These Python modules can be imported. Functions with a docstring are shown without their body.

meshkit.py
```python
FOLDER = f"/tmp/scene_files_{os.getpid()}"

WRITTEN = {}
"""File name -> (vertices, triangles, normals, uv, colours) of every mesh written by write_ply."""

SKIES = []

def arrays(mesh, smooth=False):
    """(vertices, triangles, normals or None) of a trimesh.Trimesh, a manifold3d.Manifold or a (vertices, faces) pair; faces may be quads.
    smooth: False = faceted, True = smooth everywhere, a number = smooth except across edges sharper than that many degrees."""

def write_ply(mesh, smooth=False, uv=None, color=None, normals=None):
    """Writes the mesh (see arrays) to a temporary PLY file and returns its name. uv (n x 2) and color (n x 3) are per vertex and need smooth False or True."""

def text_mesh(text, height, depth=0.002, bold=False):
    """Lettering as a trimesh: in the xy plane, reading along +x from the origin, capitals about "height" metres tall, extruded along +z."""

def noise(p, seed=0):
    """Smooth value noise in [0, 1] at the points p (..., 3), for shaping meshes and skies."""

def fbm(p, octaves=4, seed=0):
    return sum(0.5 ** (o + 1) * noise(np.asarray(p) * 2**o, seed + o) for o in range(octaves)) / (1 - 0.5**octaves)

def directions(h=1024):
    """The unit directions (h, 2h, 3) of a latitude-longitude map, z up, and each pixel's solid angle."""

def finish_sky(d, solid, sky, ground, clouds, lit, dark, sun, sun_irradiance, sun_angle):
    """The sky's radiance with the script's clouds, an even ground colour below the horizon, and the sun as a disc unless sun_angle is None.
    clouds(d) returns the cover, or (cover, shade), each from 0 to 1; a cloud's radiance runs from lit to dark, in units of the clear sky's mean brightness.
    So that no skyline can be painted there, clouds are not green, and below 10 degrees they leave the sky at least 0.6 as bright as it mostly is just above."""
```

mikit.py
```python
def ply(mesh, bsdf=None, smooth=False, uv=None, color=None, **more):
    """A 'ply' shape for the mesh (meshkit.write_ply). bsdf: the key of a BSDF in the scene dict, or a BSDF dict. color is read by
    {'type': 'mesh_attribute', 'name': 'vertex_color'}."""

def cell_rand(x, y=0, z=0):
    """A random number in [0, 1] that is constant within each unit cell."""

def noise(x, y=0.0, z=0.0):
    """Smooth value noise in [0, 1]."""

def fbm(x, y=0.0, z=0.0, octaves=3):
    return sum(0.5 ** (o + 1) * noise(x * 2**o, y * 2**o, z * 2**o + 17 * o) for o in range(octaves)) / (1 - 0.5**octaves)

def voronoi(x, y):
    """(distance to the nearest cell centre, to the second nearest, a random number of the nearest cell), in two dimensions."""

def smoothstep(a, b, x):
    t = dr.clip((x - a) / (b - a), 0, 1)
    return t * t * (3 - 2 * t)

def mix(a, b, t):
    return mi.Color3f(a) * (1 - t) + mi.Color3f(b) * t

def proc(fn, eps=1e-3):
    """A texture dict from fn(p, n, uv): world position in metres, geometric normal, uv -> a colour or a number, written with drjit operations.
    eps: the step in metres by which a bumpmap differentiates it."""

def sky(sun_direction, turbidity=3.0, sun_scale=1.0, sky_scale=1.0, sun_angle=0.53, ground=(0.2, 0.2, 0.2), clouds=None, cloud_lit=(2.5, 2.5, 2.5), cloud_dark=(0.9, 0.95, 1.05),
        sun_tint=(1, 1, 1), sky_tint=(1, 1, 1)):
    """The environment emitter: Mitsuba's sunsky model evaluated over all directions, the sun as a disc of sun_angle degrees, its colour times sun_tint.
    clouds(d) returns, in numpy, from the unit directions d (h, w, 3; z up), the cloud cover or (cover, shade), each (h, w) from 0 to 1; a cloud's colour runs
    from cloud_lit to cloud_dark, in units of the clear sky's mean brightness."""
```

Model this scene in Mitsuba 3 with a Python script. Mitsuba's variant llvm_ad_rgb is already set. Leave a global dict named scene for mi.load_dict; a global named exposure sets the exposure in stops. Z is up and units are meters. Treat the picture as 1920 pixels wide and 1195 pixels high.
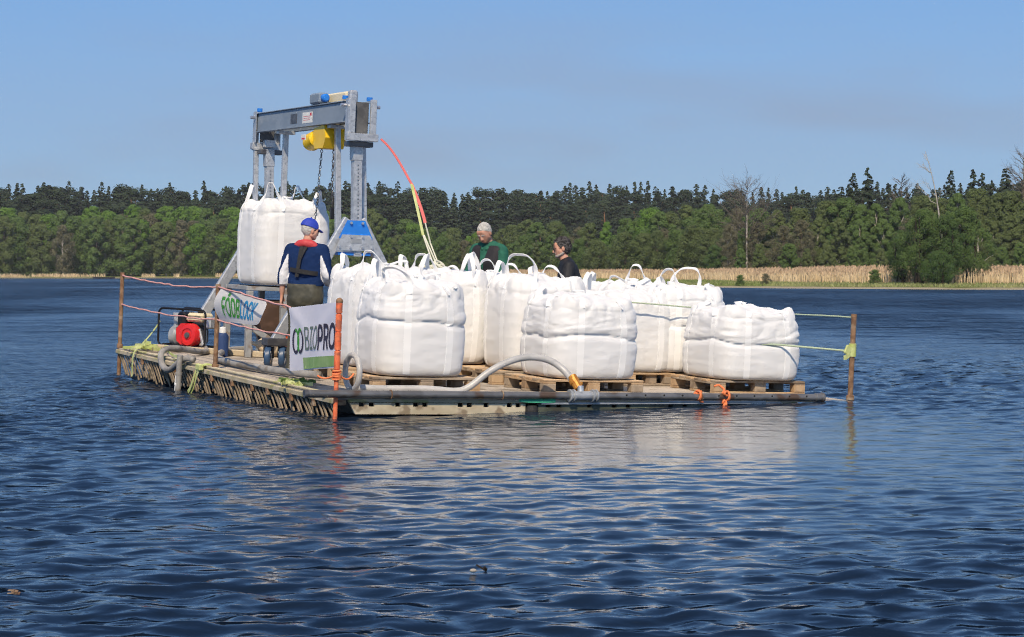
import math, random
import numpy as np, trimesh, manifold3d as m3, shapely
import shapely.geometry as sg
import drjit as dr, mitsuba as mi, mikit, meshkit
from scipy.interpolate import PchipInterpolator, CubicSpline
T = mi.ScalarTransform4f
scene, labels = {}, {}

# ------------------------------------------------------------------ camera, sky, exposure
EYE = np.array([0.0, 0.0, 1.36]); PITCH = math.radians(1.36)
scene['camera'] = {'type': 'perspective', 'fov': math.degrees(2 * math.atan(960 / 3685)), 'fov_axis': 'x', 'near_clip': 0.5, 'far_clip': 6000.0,
    'to_world': T().look_at(origin=EYE.tolist(), target=(EYE + [0, math.cos(PITCH), -math.sin(PITCH)]).tolist(), up=[0, 0, 1])}
SUN_AZ, SUN_EL = (-0.08, -1.0), 43.0
_c = math.cos(math.radians(SUN_EL)) / math.hypot(*SUN_AZ)
SUN = np.array([SUN_AZ[0] * _c, SUN_AZ[1] * _c, math.sin(math.radians(SUN_EL))])

def cloud_veil(d):
    el = np.degrees(np.arcsin(np.clip(d[..., 2], -1, 1))); az = np.degrees(np.arctan2(d[..., 0], d[..., 1]))
    n = meshkit.fbm(np.stack([az / 9.0, el / 1.6 + az / 60, el * 0], -1), 4, 5)
    m = meshkit.fbm(np.stack([az / 30.0, el / 7, el * 0 + 3], -1), 3, 9)
    band = np.exp(-((el - 4.0) / 3.2) ** 2)
    return np.clip(0.32 * band + 0.9 * band * np.clip(n - 0.48, 0, 1) + 0.5 * np.clip(m - 0.52, 0, 1), 0, 0.6), 0.10 + 0.0 * el

scene['sky'] = mikit.sky(SUN.tolist(), turbidity=3.0, ground=(0.05, 0.07, 0.10), clouds=cloud_veil, cloud_lit=(1.20, 1.34, 1.72), cloud_dark=(0.75, 0.9, 1.35), sky_tint=(0.81, 1.02, 1.25), sun_tint=(0.97, 1.0, 1.05))
exposure = 1.55

# ------------------------------------------------------------------ frames and helpers
C0 = np.array([-1.6172, 18.2020, 0.1981])
U = np.array([0.89527, 0.44420, -0.03421]); V = np.array([-0.44356, 0.89590, 0.02490])
U /= np.linalg.norm(U); V -= (V @ U) * U; V /= np.linalg.norm(V); W = np.cross(U, V)
RAFT = np.eye(4); RAFT[:3, 0], RAFT[:3, 1], RAFT[:3, 2], RAFT[:3, 3] = U, V, W, C0
LU, LV = 5.79, 7.75

def rot(axis, deg):
    return trimesh.transformations.rotation_matrix(math.radians(deg), axis)
def trans(x, y, z):
    return trimesh.transformations.translation_matrix([x, y, z])

def numbered(key):
    if key not in used: used[key] = 0; return key
    used[key] += 1
    return f'{key}_{used[key]:03d}'
used = {}

def thing(name, label=None, cat=None, group=None, kind=None):
    key = numbered(name); labels[key] = {}
    if label: labels[key]['label'] = label
    if cat: labels[key]['category'] = cat
    if group: labels[key]['group'] = group
    if kind: labels[key]['kind'] = kind
    return key

def part(parent, name, mesh, bsdf, mat=RAFT, smooth=False, label=None, kind=None, **kw):
    key = numbered(parent + '__' + name)
    shape = mesh if isinstance(mesh, dict) else mikit.ply(mesh, bsdf, smooth=smooth, **kw)
    scene[key] = {**shape, 'to_world': T(mat.tolist())}
    if label or kind:
        labels[key] = {k: v for k, v in (('label', label), ('kind', kind)) if v}
    return key

def solo(name, mesh, bsdf, label=None, cat=None, group=None, kind=None, mat=RAFT, smooth=False, **kw):
    key = thing(name, label, cat, group, kind)
    shape = mikit.ply(mesh, bsdf, smooth=smooth, **kw)
    scene[key] = {**shape, 'to_world': T(mat.tolist())}
    return key

def cat(*ms):
    ms = [m for x in ms for m in (x if isinstance(x, (list, tuple)) else [x])]
    return trimesh.util.concatenate(ms)

def box(c, s, bevel=0.0, R=None):
    s = np.asarray(s, float) / 2
    if bevel:
        b = min(bevel, s.min() * 0.9); pts = []
        for sx in (-1, 1):
            for sy in (-1, 1):
                for sz in (-1, 1):
                    e = np.array([sx, sy, sz]) * s
                    for k in range(3):
                        q = e - np.array([sx, sy, sz]) * b; q[k] = e[k]; pts.append(q)
        m = trimesh.convex.convex_hull(np.array(pts))
    else:
        m = trimesh.creation.box(extents=2 * s)
    if R is not None: m.apply_transform(R)
    m.apply_translation(c)
    return m

def bar(a, b, w, h, bevel=0.0, up=(0, 0, 1)):
    """box beam from a to b, w sideways, h along up"""
    a, b = np.asarray(a, float), np.asarray(b, float)
    z = b - a; L = np.linalg.norm(z); z /= L
    up = np.asarray(up, float)
    if abs(z @ up) > 0.95 * np.linalg.norm(up): up = np.array([0, 1.0, 0])
    x = np.cross(up, z); x /= np.linalg.norm(x); y = np.cross(z, x)
    R = np.eye(4); R[:3, 0], R[:3, 1], R[:3, 2] = x, y, z
    return box((a + b) / 2, (w, h, L), bevel, R)

def frames(p, up=(0, 0, 1)):
    t = np.gradient(p, axis=0); t /= np.linalg.norm(t, axis=1, keepdims=True) + 1e-12
    a = np.cross(t[0], up)
    if np.linalg.norm(a) < 1e-3: a = np.cross(t[0], [1, 0, 0])
    A = []
    for k in range(len(p)):
        a = a - (a @ t[k]) * t[k]; a = a / (np.linalg.norm(a) + 1e-12); A.append(a)
    A = np.array(A)
    return t, A, np.cross(t, A)

def tube(p, r, sides=8, closed=False):
    p = np.asarray(p, float); n = len(p)
    r = np.broadcast_to(r, (n,))
    t, A, B = frames(p)
    ang = np.arange(sides) * 2 * np.pi / sides
    v = p[:, None] + r[:, None, None] * (np.cos(ang)[None, :, None] * A[:, None] + np.sin(ang)[None, :, None] * B[:, None])
    v = v.reshape(-1, 3); f = []
    for i in range(n - 1):
        for j in range(sides):
            a, b = i * sides + j, i * sides + (j + 1) % sides
            f += [[a, b, b + sides], [a, b + sides, a + sides]]
    v = np.vstack([v, p[0], p[-1]]); c0, c1 = n * sides, n * sides + 1
    for j in range(sides):
        f += [[c0, (j + 1) % sides, j], [c1, (n - 1) * sides + j, (n - 1) * sides + (j + 1) % sides]]
    return trimesh.Trimesh(v, np.array(f)[:, ::-1], process=False)

def spline(pts, n=40):
    pts = np.asarray(pts, float)
    d = np.concatenate([[0], np.cumsum(np.linalg.norm(np.diff(pts, axis=0), axis=1) ** 0.5)])
    return CubicSpline(d, pts)(np.linspace(0, d[-1], n))

def rope_pts(a, b, sag, n=16, jitter=0.0, rng=None):
    t = np.linspace(0, 1, n)[:, None]
    p = np.asarray(a) * (1 - t) + np.asarray(b) * t
    p[:, 2] -= 4 * sag * (t * (1 - t))[:, 0]
    if rng is not None: p[1:-1] += rng.normal(0, jitter, (n - 2, 3))
    return p

def ribbon(p, wdir, width, thick=0.004):
    """strap along p, flat: its width runs along wdir (n x 3)"""
    p = np.asarray(p, float); n = len(p)
    t = np.gradient(p, axis=0); t /= np.linalg.norm(t, axis=1, keepdims=True) + 1e-12
    w = np.broadcast_to(wdir, (n, 3)).astype(float); w = w - (w * t).sum(1, keepdims=True) * t
    w /= np.linalg.norm(w, axis=1, keepdims=True) + 1e-12
    nn = np.cross(t, w); width = np.broadcast_to(width, (n,))[:, None]
    ring = [p - w * width / 2 - nn * thick / 2, p + w * width / 2 - nn * thick / 2, p + w * width / 2 + nn * thick / 2, p - w * width / 2 + nn * thick / 2]
    v = np.stack(ring, 1).reshape(-1, 3); f = []
    for i in range(n - 1):
        for j in range(4):
            a, b = 4 * i + j, 4 * i + (j + 1) % 4
            f += [[a, b, b + 4], [a, b + 4, a + 4]]
    f += [[0, 2, 1], [0, 3, 2], [4 * n - 4, 4 * n - 3, 4 * n - 2], [4 * n - 4, 4 * n - 2, 4 * n - 1]]
    return trimesh.Trimesh(v, f, process=False)

def lathe(prof, c=(0, 0, 0), axis=(0, 0, 1), sides=16):
    m = trimesh.creation.revolve(np.array(prof, float), sections=sides)
    m.apply_transform(trimesh.geometry.align_vectors([0, 0, 1], np.asarray(axis, float)))
    m.apply_translation(c)
    return m

def cyl(a, b, r, sides=12):
    a, b = np.asarray(a, float), np.asarray(b, float); L = np.linalg.norm(b - a)
    return lathe([[0, 0], [r * .94, 0], [r, r * .06], [r, L - r * .06], [r * .94, L], [0, L]], a, (b - a) / L, sides)

def torus(c, R, r, axis=(0, 0, 1), sides=24, minor=8, squash=None):
    m = trimesh.creation.torus(R, r, major_sections=sides, minor_sections=minor)
    if squash is not None: m.apply_scale(squash)
    m.apply_transform(trimesh.geometry.align_vectors([0, 0, 1], np.asarray(axis, float)))
    m.apply_translation(c)
    return m

def plate(poly, c, x, y, depth, holes=()):
    """polygon (list of 2-d points) in the plane x, y at c, extruded along x cross y"""
    P = sg.Polygon(poly)
    for h in holes: P = P.difference(h)
    m = cat([trimesh.creation.extrude_polygon(g, depth, engine='earcut') for g in getattr(P, 'geoms', [P])])
    R = np.eye(4); x, y = np.asarray(x, float), np.asarray(y, float)
    R[:3, 0], R[:3, 1], R[:3, 2], R[:3, 3] = x, y, np.cross(x, y), c
    m.apply_transform(R)
    return m

# ------------------------------------------------------------------ thin spring haze over the lake
scene['haze_air'] = {'type': 'homogeneous', 'albedo': {'type': 'rgb', 'value': [0.93, 0.95, 0.97]}, 'sigma_t': 0.00014}
scene['haze'] = {'type': 'cube', 'to_world': T().translate([0, 700, 20.5]).scale([1700, 1600, 22.5]), 'bsdf': {'type': 'null'}, 'interior': {'type': 'ref', 'id': 'haze_air'}}
labels['haze'] = {'label': 'thin pale haze over the lake and the far wood', 'category': 'haze', 'kind': 'stuff'}
scene['camera']['medium'] = {'type': 'ref', 'id': 'haze_air'}

# ------------------------------------------------------------------ materials
def rgb(c): return {'type': 'rgb', 'value': list(map(float, c))}
def flat(name, c, rough=0.6, metal=0.0, spec=0.5, **k):
    scene[name] = {'type': 'twosided', 'bsdf': {'type': 'principled', 'base_color': rgb(c) if not isinstance(c, dict) else c, 'roughness': rough, 'metallic': metal, 'specular': spec, **k}}
    return name
def diff(name, c):
    scene[name] = {'type': 'twosided', 'bsdf': {'type': 'diffuse', 'reflectance': c if isinstance(c, dict) else rgb(c)}}
    return name
def mottled(c1, c2, s, power=1.0, s2=None, c3=None, lo=.35, hi=.65):
    def fn(p, n, uv):
        t = mikit.smoothstep(lo, hi, mikit.fbm(p.x * s, p.y * s, p.z * s * power, 4))
        c = mikit.mix(c1, c2, t)
        if c3 is not None:
            q = mikit.smoothstep(.55, .7, mikit.fbm(p.x * s2 + 7, p.y * s2, p.z * s2, 3))
            c = c * (1 - q) + mi.Color3f(c3) * q
        return c
    return mikit.proc(fn)

VC = {'type': 'mesh_attribute', 'name': 'vertex_color'}
scene['bag_cloth'] = {'type': 'twosided', 'bsdf': {'type': 'bumpmap', 'scale': 1.0,
    'bump': mikit.proc(lambda p, n, uv: 0.006 * mikit.fbm(p.x * 9, p.y * 9, p.z * 16, 3) + 0.0016 * mikit.noise(p.x * 90, p.y * 90, p.z * 90), eps=4e-3),
    'bsdf': {'type': 'principled', 'base_color': VC, 'roughness': 0.55, 'specular': 0.35, 'sheen': 0.2}}}
flat('bag_strap', (0.83, 0.83, 0.82), 0.6, spec=.3)
flat('galvanised', mottled((0.50, 0.52, 0.54), (0.62, 0.64, 0.66), 14, c3=(0.42, 0.44, 0.47), s2=40), 0.42, 0.55)
flat('galvanised_dull', mottled((0.33, 0.35, 0.37), (0.44, 0.46, 0.48), 11), 0.5, 0.4)
flat('web_grey', mottled((0.07, 0.072, 0.075), (0.11, 0.112, 0.115), 11), 0.6)
flat('grey_paint', mottled((0.20, 0.25, 0.31), (0.24, 0.29, 0.35), 5), 0.5)
flat('steel_grey', mottled((0.30, 0.31, 0.31), (0.40, 0.40, 0.39), 7, c3=(0.26, 0.21, 0.17), s2=9), 0.55, 0.2)
flat('dark_steel', mottled((0.09, 0.09, 0.10), (0.14, 0.14, 0.145), 12), 0.42, 0.5)
flat('pipe_steel', mottled((0.17, 0.165, 0.16), (0.24, 0.235, 0.23), 9, c3=(0.15, 0.10, 0.07), s2=6), 0.36, 0.5)
flat('rust', mottled((0.16, 0.085, 0.045), (0.27, 0.16, 0.09), 18, c3=(0.33, 0.25, 0.17), s2=9), 0.8)
flat('rust_panel', mottled((0.11, 0.065, 0.045), (0.17, 0.10, 0.07), 7), 0.8)
flat('orange_paint', mottled((0.72, 0.14, 0.05), (0.80, 0.20, 0.08), 20, c3=(0.45, 0.12, 0.06), s2=15), 0.5)
flat('blue_paint', (0.02, 0.19, 0.66), 0.4)
flat('blue_wheel', (0.04, 0.085, 0.17), 0.4)
flat('yellow_paint', mottled((0.80, 0.50, 0.01), (0.84, 0.55, 0.02), 6), 0.35)
flat('black_paint', (0.012, 0.012, 0.014), 0.35)
flat('black_rubber', (0.02, 0.02, 0.02), 0.75)
flat('red_paint', (0.62, 0.022, 0.025), 0.3)
flat('cream_paint', (0.72, 0.63, 0.42), 0.4)
flat('white_paint', (0.75, 0.74, 0.70), 0.5)
flat('bolt_zinc', (0.68, 0.68, 0.70), 0.25, 0.8)
flat('hose_rubber', mottled((0.25, 0.24, 0.225), (0.34, 0.325, 0.30), 8, c3=(0.20, 0.175, 0.145), s2=6), 0.55)
flat('clear_hose', mottled((0.40, 0.395, 0.385), (0.48, 0.47, 0.455), 8), 0.35)
flat('brass', mottled((0.60, 0.27, 0.05), (0.52, 0.20, 0.03), 25), 0.45, 0.4)
flat('pallet_wood', mottled((0.42, 0.28, 0.16), (0.50, 0.35, 0.21), 16, .3, c3=(0.30, 0.20, 0.12), s2=5), 0.8)
flat('pallet_wood_grey', mottled((0.30, 0.235, 0.17), (0.38, 0.30, 0.215), 16, .3, c3=(0.22, 0.16, 0.11), s2=6), 0.85)
flat('deck_board', mottled((0.23, 0.20, 0.165), (0.33, 0.29, 0.245), 2.2, c3=(0.17, 0.145, 0.115), s2=5), 0.85)
flat('pale_timber', mottled((0.47, 0.38, 0.25), (0.53, 0.44, 0.30), 6), 0.8)
flat('moss_edge', mottled((0.33, 0.29, 0.19), (0.42, 0.37, 0.28), 5, c3=(0.26, 0.25, 0.11), s2=8), 0.9)
flat('rib_wood', mottled((0.20, 0.155, 0.10), (0.32, 0.25, 0.175), 9, c3=(0.11, 0.09, 0.06), s2=7), 0.85)
flat('hull_dark', mottled((0.010, 0.011, 0.008), (0.020, 0.022, 0.015), 5, c3=(0.04, 0.04, 0.034), s2=6), 0.6)
flat('fascia_cream', mottled((0.44, 0.37, 0.25), (0.56, 0.49, 0.35), 5, c3=(0.26, 0.20, 0.13), s2=8), 0.8)
flat('fascia_green', mottled((0.055, 0.062, 0.042), (0.09, 0.10, 0.07), 5, c3=(0.05, 0.045, 0.03), s2=7), 0.6)
flat('rope_pink', (0.60, 0.31, 0.28), 0.8)
flat('rope_green', (0.44, 0.52, 0.36), 0.8)
flat('rope_white', (0.66, 0.65, 0.52), 0.8)
flat('lime_web', mottled((0.42, 0.47, 0.14), (0.52, 0.56, 0.26), 12), 0.7)
flat('green_net', (0.10, 0.17, 0.035), 0.8)
flat('teal_rag', (0.05, 0.33, 0.20), 0.8)
flat('red_web', (0.66, 0.14, 0.13), 0.7)
flat('orange_rope', (0.80, 0.22, 0.08), 0.8)
flat('chain_steel', (0.16, 0.165, 0.17), 0.35, 0.8)
flat('buoy_cream', (0.78, 0.62, 0.42), 0.5)
flat('orange_plastic', (0.75, 0.12, 0.03), 0.4)
scene['banner_cloth'] = {'type': 'principledthin', 'base_color': rgb((0.76, 0.76, 0.85)), 'roughness': 0.7, 'diff_trans': 0.55}
scene['banner_white'] = {'type': 'principledthin', 'base_color': rgb((0.80, 0.80, 0.80)), 'roughness': 0.7, 'diff_trans': 0.75}
flat('ink_dark', (0.035, 0.03, 0.055), 0.7)
flat('ink_grey', (0.13, 0.17, 0.155), 0.7)
for n_, c_ in (('ink_green', (0.09, 0.38, 0.09)), ('ink_blue', (0.05, 0.32, 0.62))):
    scene[n_] = {'type': 'principledthin', 'base_color': rgb(c_), 'roughness': 0.7, 'diff_trans': 0.7}
scene['ink_meadow'] = {'type': 'twosided', 'bsdf': {'type': 'principled', 'roughness': .7, 'base_color': mikit.proc(lambda p, n, uv: mikit.mix((0.12, 0.27, 0.06), (0.32, 0.42, 0.22), mikit.fbm(p.y * 14, p.x * 14, p.z * 3, 3)))}}
diff('skin', mottled((0.56, 0.29, 0.20), (0.60, 0.34, 0.25), 20))
diff('hair_grey', mottled((0.42, 0.41, 0.38), (0.56, 0.55, 0.51), 60))
diff('hair_dark', mottled((0.03, 0.028, 0.028), (0.10, 0.095, 0.095), 60))
diff('beard_grey', mottled((0.34, 0.28, 0.25), (0.46, 0.40, 0.36), 60))
flat('cap_blue', (0.025, 0.055, 0.42), 0.7)
flat('dark_glass', (0.01, 0.01, 0.012), 0.1)
diff('jacket_print', VC)
flat('navy_cloth', (0.02, 0.05, 0.15), 0.7)
flat('web_black', (0.018, 0.018, 0.02), 0.8)
flat('wader', mottled((0.05, 0.049, 0.034), (0.085, 0.080, 0.055), 9), 0.55)
flat('collar_red', (0.55, 0.055, 0.06), 0.6)
flat('green_knit', mottled((0.012, 0.10, 0.065), (0.02, 0.13, 0.085), 25), 0.85)
flat('vest_dark', (0.018, 0.017, 0.022), 0.75)
flat('black_cloth', mottled((0.010, 0.011, 0.015), (0.016, 0.017, 0.022), 9), 0.7)
flat('jeans', (0.03, 0.04, 0.08), 0.8)
diff('lip', (0.36, 0.13, 0.11)); diff('eye_dark', (0.03, 0.022, 0.02))
# plants
def leafmat(name, a, b, trans=0.35):
    def fn(p, n, uv):
        t = mikit.noise(p.x * .35, p.y * .35, p.z * .5)
        t2 = mikit.noise(p.x * .07 + 5, p.y * .07, 0)
        return mikit.mix(a, b, dr.clip(t * .6 + t2 * .7 - .15, 0, 1))
    scene[name] = {'type': 'principledthin', 'base_color': mikit.proc(fn), 'roughness': 0.7, 'diff_trans': 2 * trans, 'spec_trans': 0.0}
leafmat('leaf_fresh', (0.15, 0.27, 0.055), (0.21, 0.34, 0.08), .45)
leafmat('leaf_mid', (0.135, 0.215, 0.07), (0.18, 0.26, 0.09), .45)
leafmat('leaf_olive', (0.15, 0.20, 0.08), (0.19, 0.235, 0.095), .45)
leafmat('leaf_bud', (0.20, 0.195, 0.12), (0.25, 0.24, 0.15), .45)
leafmat('leaf_dark', (0.10, 0.17, 0.058), (0.145, 0.215, 0.075), .42)
leafmat('needle', (0.042, 0.064, 0.040), (0.068, 0.092, 0.052), .28)
diff('bark', mottled((0.10, 0.08, 0.06), (0.17, 0.14, 0.11), 3)); diff('bark_pale', mottled((0.36, 0.33, 0.29), (0.48, 0.45, 0.40), 4))
diff('bark_dark', (0.035, 0.028, 0.022)); diff('bark_pine', mottled((0.22, 0.11, 0.06), (0.30, 0.16, 0.09), 2))
diff('twig_bark', (0.17, 0.145, 0.125))
diff('reed', mottled((0.64, 0.50, 0.31), (0.73, 0.59, 0.39), .5)); diff('reed_plume', (0.52, 0.38, 0.25))
diff('grass_blade', mottled((0.19, 0.24, 0.08), (0.31, 0.32, 0.15), .2))
def land_col(p, n, uv):
    g = mikit.mix((0.10, 0.14, 0.03), (0.22, 0.20, 0.09), mikit.fbm(p.x * .12, p.y * .12, 0, 3))
    return g + (mi.Color3f(0.40, 0.35, 0.25) - g) * (1 - mikit.smoothstep(0.10, 0.22, p.z + 0.08 * mikit.noise(p.x * .4, p.y * .4)))
diff('land', mikit.proc(land_col))
def chop(p, n, uv):
    """fine ripples, a few centimetres long, riding on the modelled waves"""
    a = mikit.fbm(p.x * 2.6 + .5 * p.y, p.y * 5.2 - .5 * p.x, 0, 3)
    b = mikit.fbm(p.x * 8 + 3, p.y * 17, 4, 2)
    gust = .2 + 1.25 * mikit.smoothstep(.25, .75, mikit.fbm(p.x * .09, p.y * .045, 8, 3))
    far = mikit.smoothstep(22, 60, p.y)
    dx, dy = p.x - 1.6, p.y - 15.0
    calm = 1 - .95 * dr.exp(-(dx * dx / 18 + dy * dy / 34))
    e = 2.4 * mikit.fbm(p.x * .26 + .05 * p.y, p.y * .36 - .06 * p.x, 6, 3) + .6 * mikit.fbm(p.x * .8, p.y * 1.2, 3, 2)
    return (0.050 * a * (1 + 1.0 * far) + 0.017 * b + .62 * far * e) * gust * calm
def water_rough(p, n, uv):
    """open water farther out is roughened by wind; the lee of the raft is smooth"""
    return .07 + .15 * mikit.smoothstep(22, 75, p.y) + .05 * mikit.fbm(p.x * .06, p.y * .03, 2, 2)
scene['lake_water'] = {'type': 'bumpmap', 'scale': 1.0, 'bump': mikit.proc(chop, eps=2e-2),
    'bsdf': {'type': 'principled', 'eta': 1.333, 'roughness': mikit.proc(water_rough), 'base_color': rgb((0.007, 0.015, 0.031))}}

# ------------------------------------------------------------------ water: real waves, a sum of many wave trains
def waves(x, y, dmax):
    """displacement (dx, dy, z) of a sum of trochoidal waves with pointed crests"""
    rng = np.random.default_rng(11); z, ox, oy = np.zeros_like(x), np.zeros_like(x), np.zeros_like(x)
    for k in range(130):
        lam = 0.11 * (0.60 / 0.11) ** rng.random()
        th = rng.normal(math.radians(-95), 0.75)
        amp = 0.00155 * (lam / 0.4) ** (1.0 if lam < .35 else .5)
        c, s = math.cos(th), math.sin(th); kk = 2 * math.pi / lam
        fade = amp * np.clip((lam / (2.0 * dmax) - .5) / 1.0, 0, 1)
        ph = kk * (c * x + s * y) + rng.random() * 6.283 + 0.6 * np.sin(x * .41 + k) + .6 * np.sin(y * .33 + 2 * k)
        z += fade * np.sin(ph); ox += .6 * fade * c * np.cos(ph); oy += .6 * fade * s * np.cos(ph)
    gust = .62 + .8 * meshkit.fbm(np.stack([x / 9, y / 7, x * 0], -1), 3, 3)
    calm = 1 - .90 * np.exp(-((x - 1.8) ** 2 / 17 + (y - 16) ** 2 / 26))
    g = gust * calm
    return ox * g, oy * g, z * g

def axis(fine_lo, fine_hi, d, lo, hi, g):
    a = list(np.arange(fine_lo, fine_hi, d)); s = d
    while a[-1] < hi: s *= g; a.append(a[-1] + s)
    s = d; b = [fine_lo]
    while b[-1] > lo: s *= g * 1.1; b.append(b[-1] - s)
    return np.array(b[:0:-1] + a)
gx, gy = axis(-4.4, 4.4, 0.034, -900, 900, 1.045), axis(6.5, 21, 0.027, -60, 1500, 1.016)
X, Y = np.meshgrid(gx, gy, indexing='ij')
D = np.maximum(np.gradient(gx)[:, None], np.gradient(gy)[None, :])
OX, OY, Z = waves(X, Y, D)
n1, n2 = X.shape
i, j = np.meshgrid(np.arange(n1 - 1), np.arange(n2 - 1), indexing='ij')
q = np.stack([i * n2 + j, (i + 1) * n2 + j, (i + 1) * n2 + j + 1, i * n2 + j + 1], -1).reshape(-1, 4)
solo('water', (np.stack([X + OX, Y + OY, Z], -1).reshape(-1, 3), q), 'lake_water', 'dark blue choppy lake water around the raft', kind='structure', mat=np.eye(4), smooth=True)

# ------------------------------------------------------------------ land beyond the water
SHORE = np.array([(-900, 440), (-109, 418), (-62, 416), (-24, 330), (4, 235), (14, 176), (24, 159), (39, 148), (70, 140), (160, 128), (900, 60)], float)
def shore_dist(P):
    """signed distance to the shoreline, positive on the land side"""
    best, sign = np.full(len(P), 1e9), np.zeros(len(P))
    for a, b in zip(SHORE[:-1], SHORE[1:]):
        d = b - a; t = np.clip(((P - a) @ d) / (d @ d), 0, 1); c = a + t[:, None] * d
        r = np.linalg.norm(P - c, axis=1); s = d[0] * (P[:, 1] - a[1]) - d[1] * (P[:, 0] - a[0])
        up = r < best - 1e-6; best = np.where(up, r, best); sign = np.where(up, np.sign(s), sign)
    return best * sign
def land_z(P):
    s = shore_dist(P); n = meshkit.fbm(np.column_stack([P / 25, np.zeros(len(P))]), 3, 2)
    return np.interp(s, [-12, 0, 3, 10, 40, 120, 400, 1500], [-.8, 0, .16, .24, .7, 2.5, 8, 14]) + (n - .5) * np.clip(s / 60, 0, 1.5)
lx = np.concatenate([np.arange(-900, -140, 40), np.arange(-140, 70, 2.5), np.arange(70, 901, 40)])
ly = np.concatenate([np.arange(50, 130, 10), np.arange(130, 440, 2.5), np.arange(440, 620, 10), np.arange(620, 1500, 60)])
X, Y = np.meshgrid(lx, ly, indexing='ij'); P = np.stack([X, Y], -1).reshape(-1, 2)
z = land_z(P); n1, n2 = X.shape
i, j = np.meshgrid(np.arange(n1 - 1), np.arange(n2 - 1), indexing='ij')
q = np.stack([i * n2 + j, (i + 1) * n2 + j, (i + 1) * n2 + j + 1, i * n2 + j + 1], -1).reshape(-1, 4)
q = q[(z[q] > -.75).any(1)]
solo('ground', (np.column_stack([P, z]), q), 'land', 'grassy shore land behind the lake with a pale water edge', kind='structure', mat=np.eye(4), smooth=True)

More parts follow.
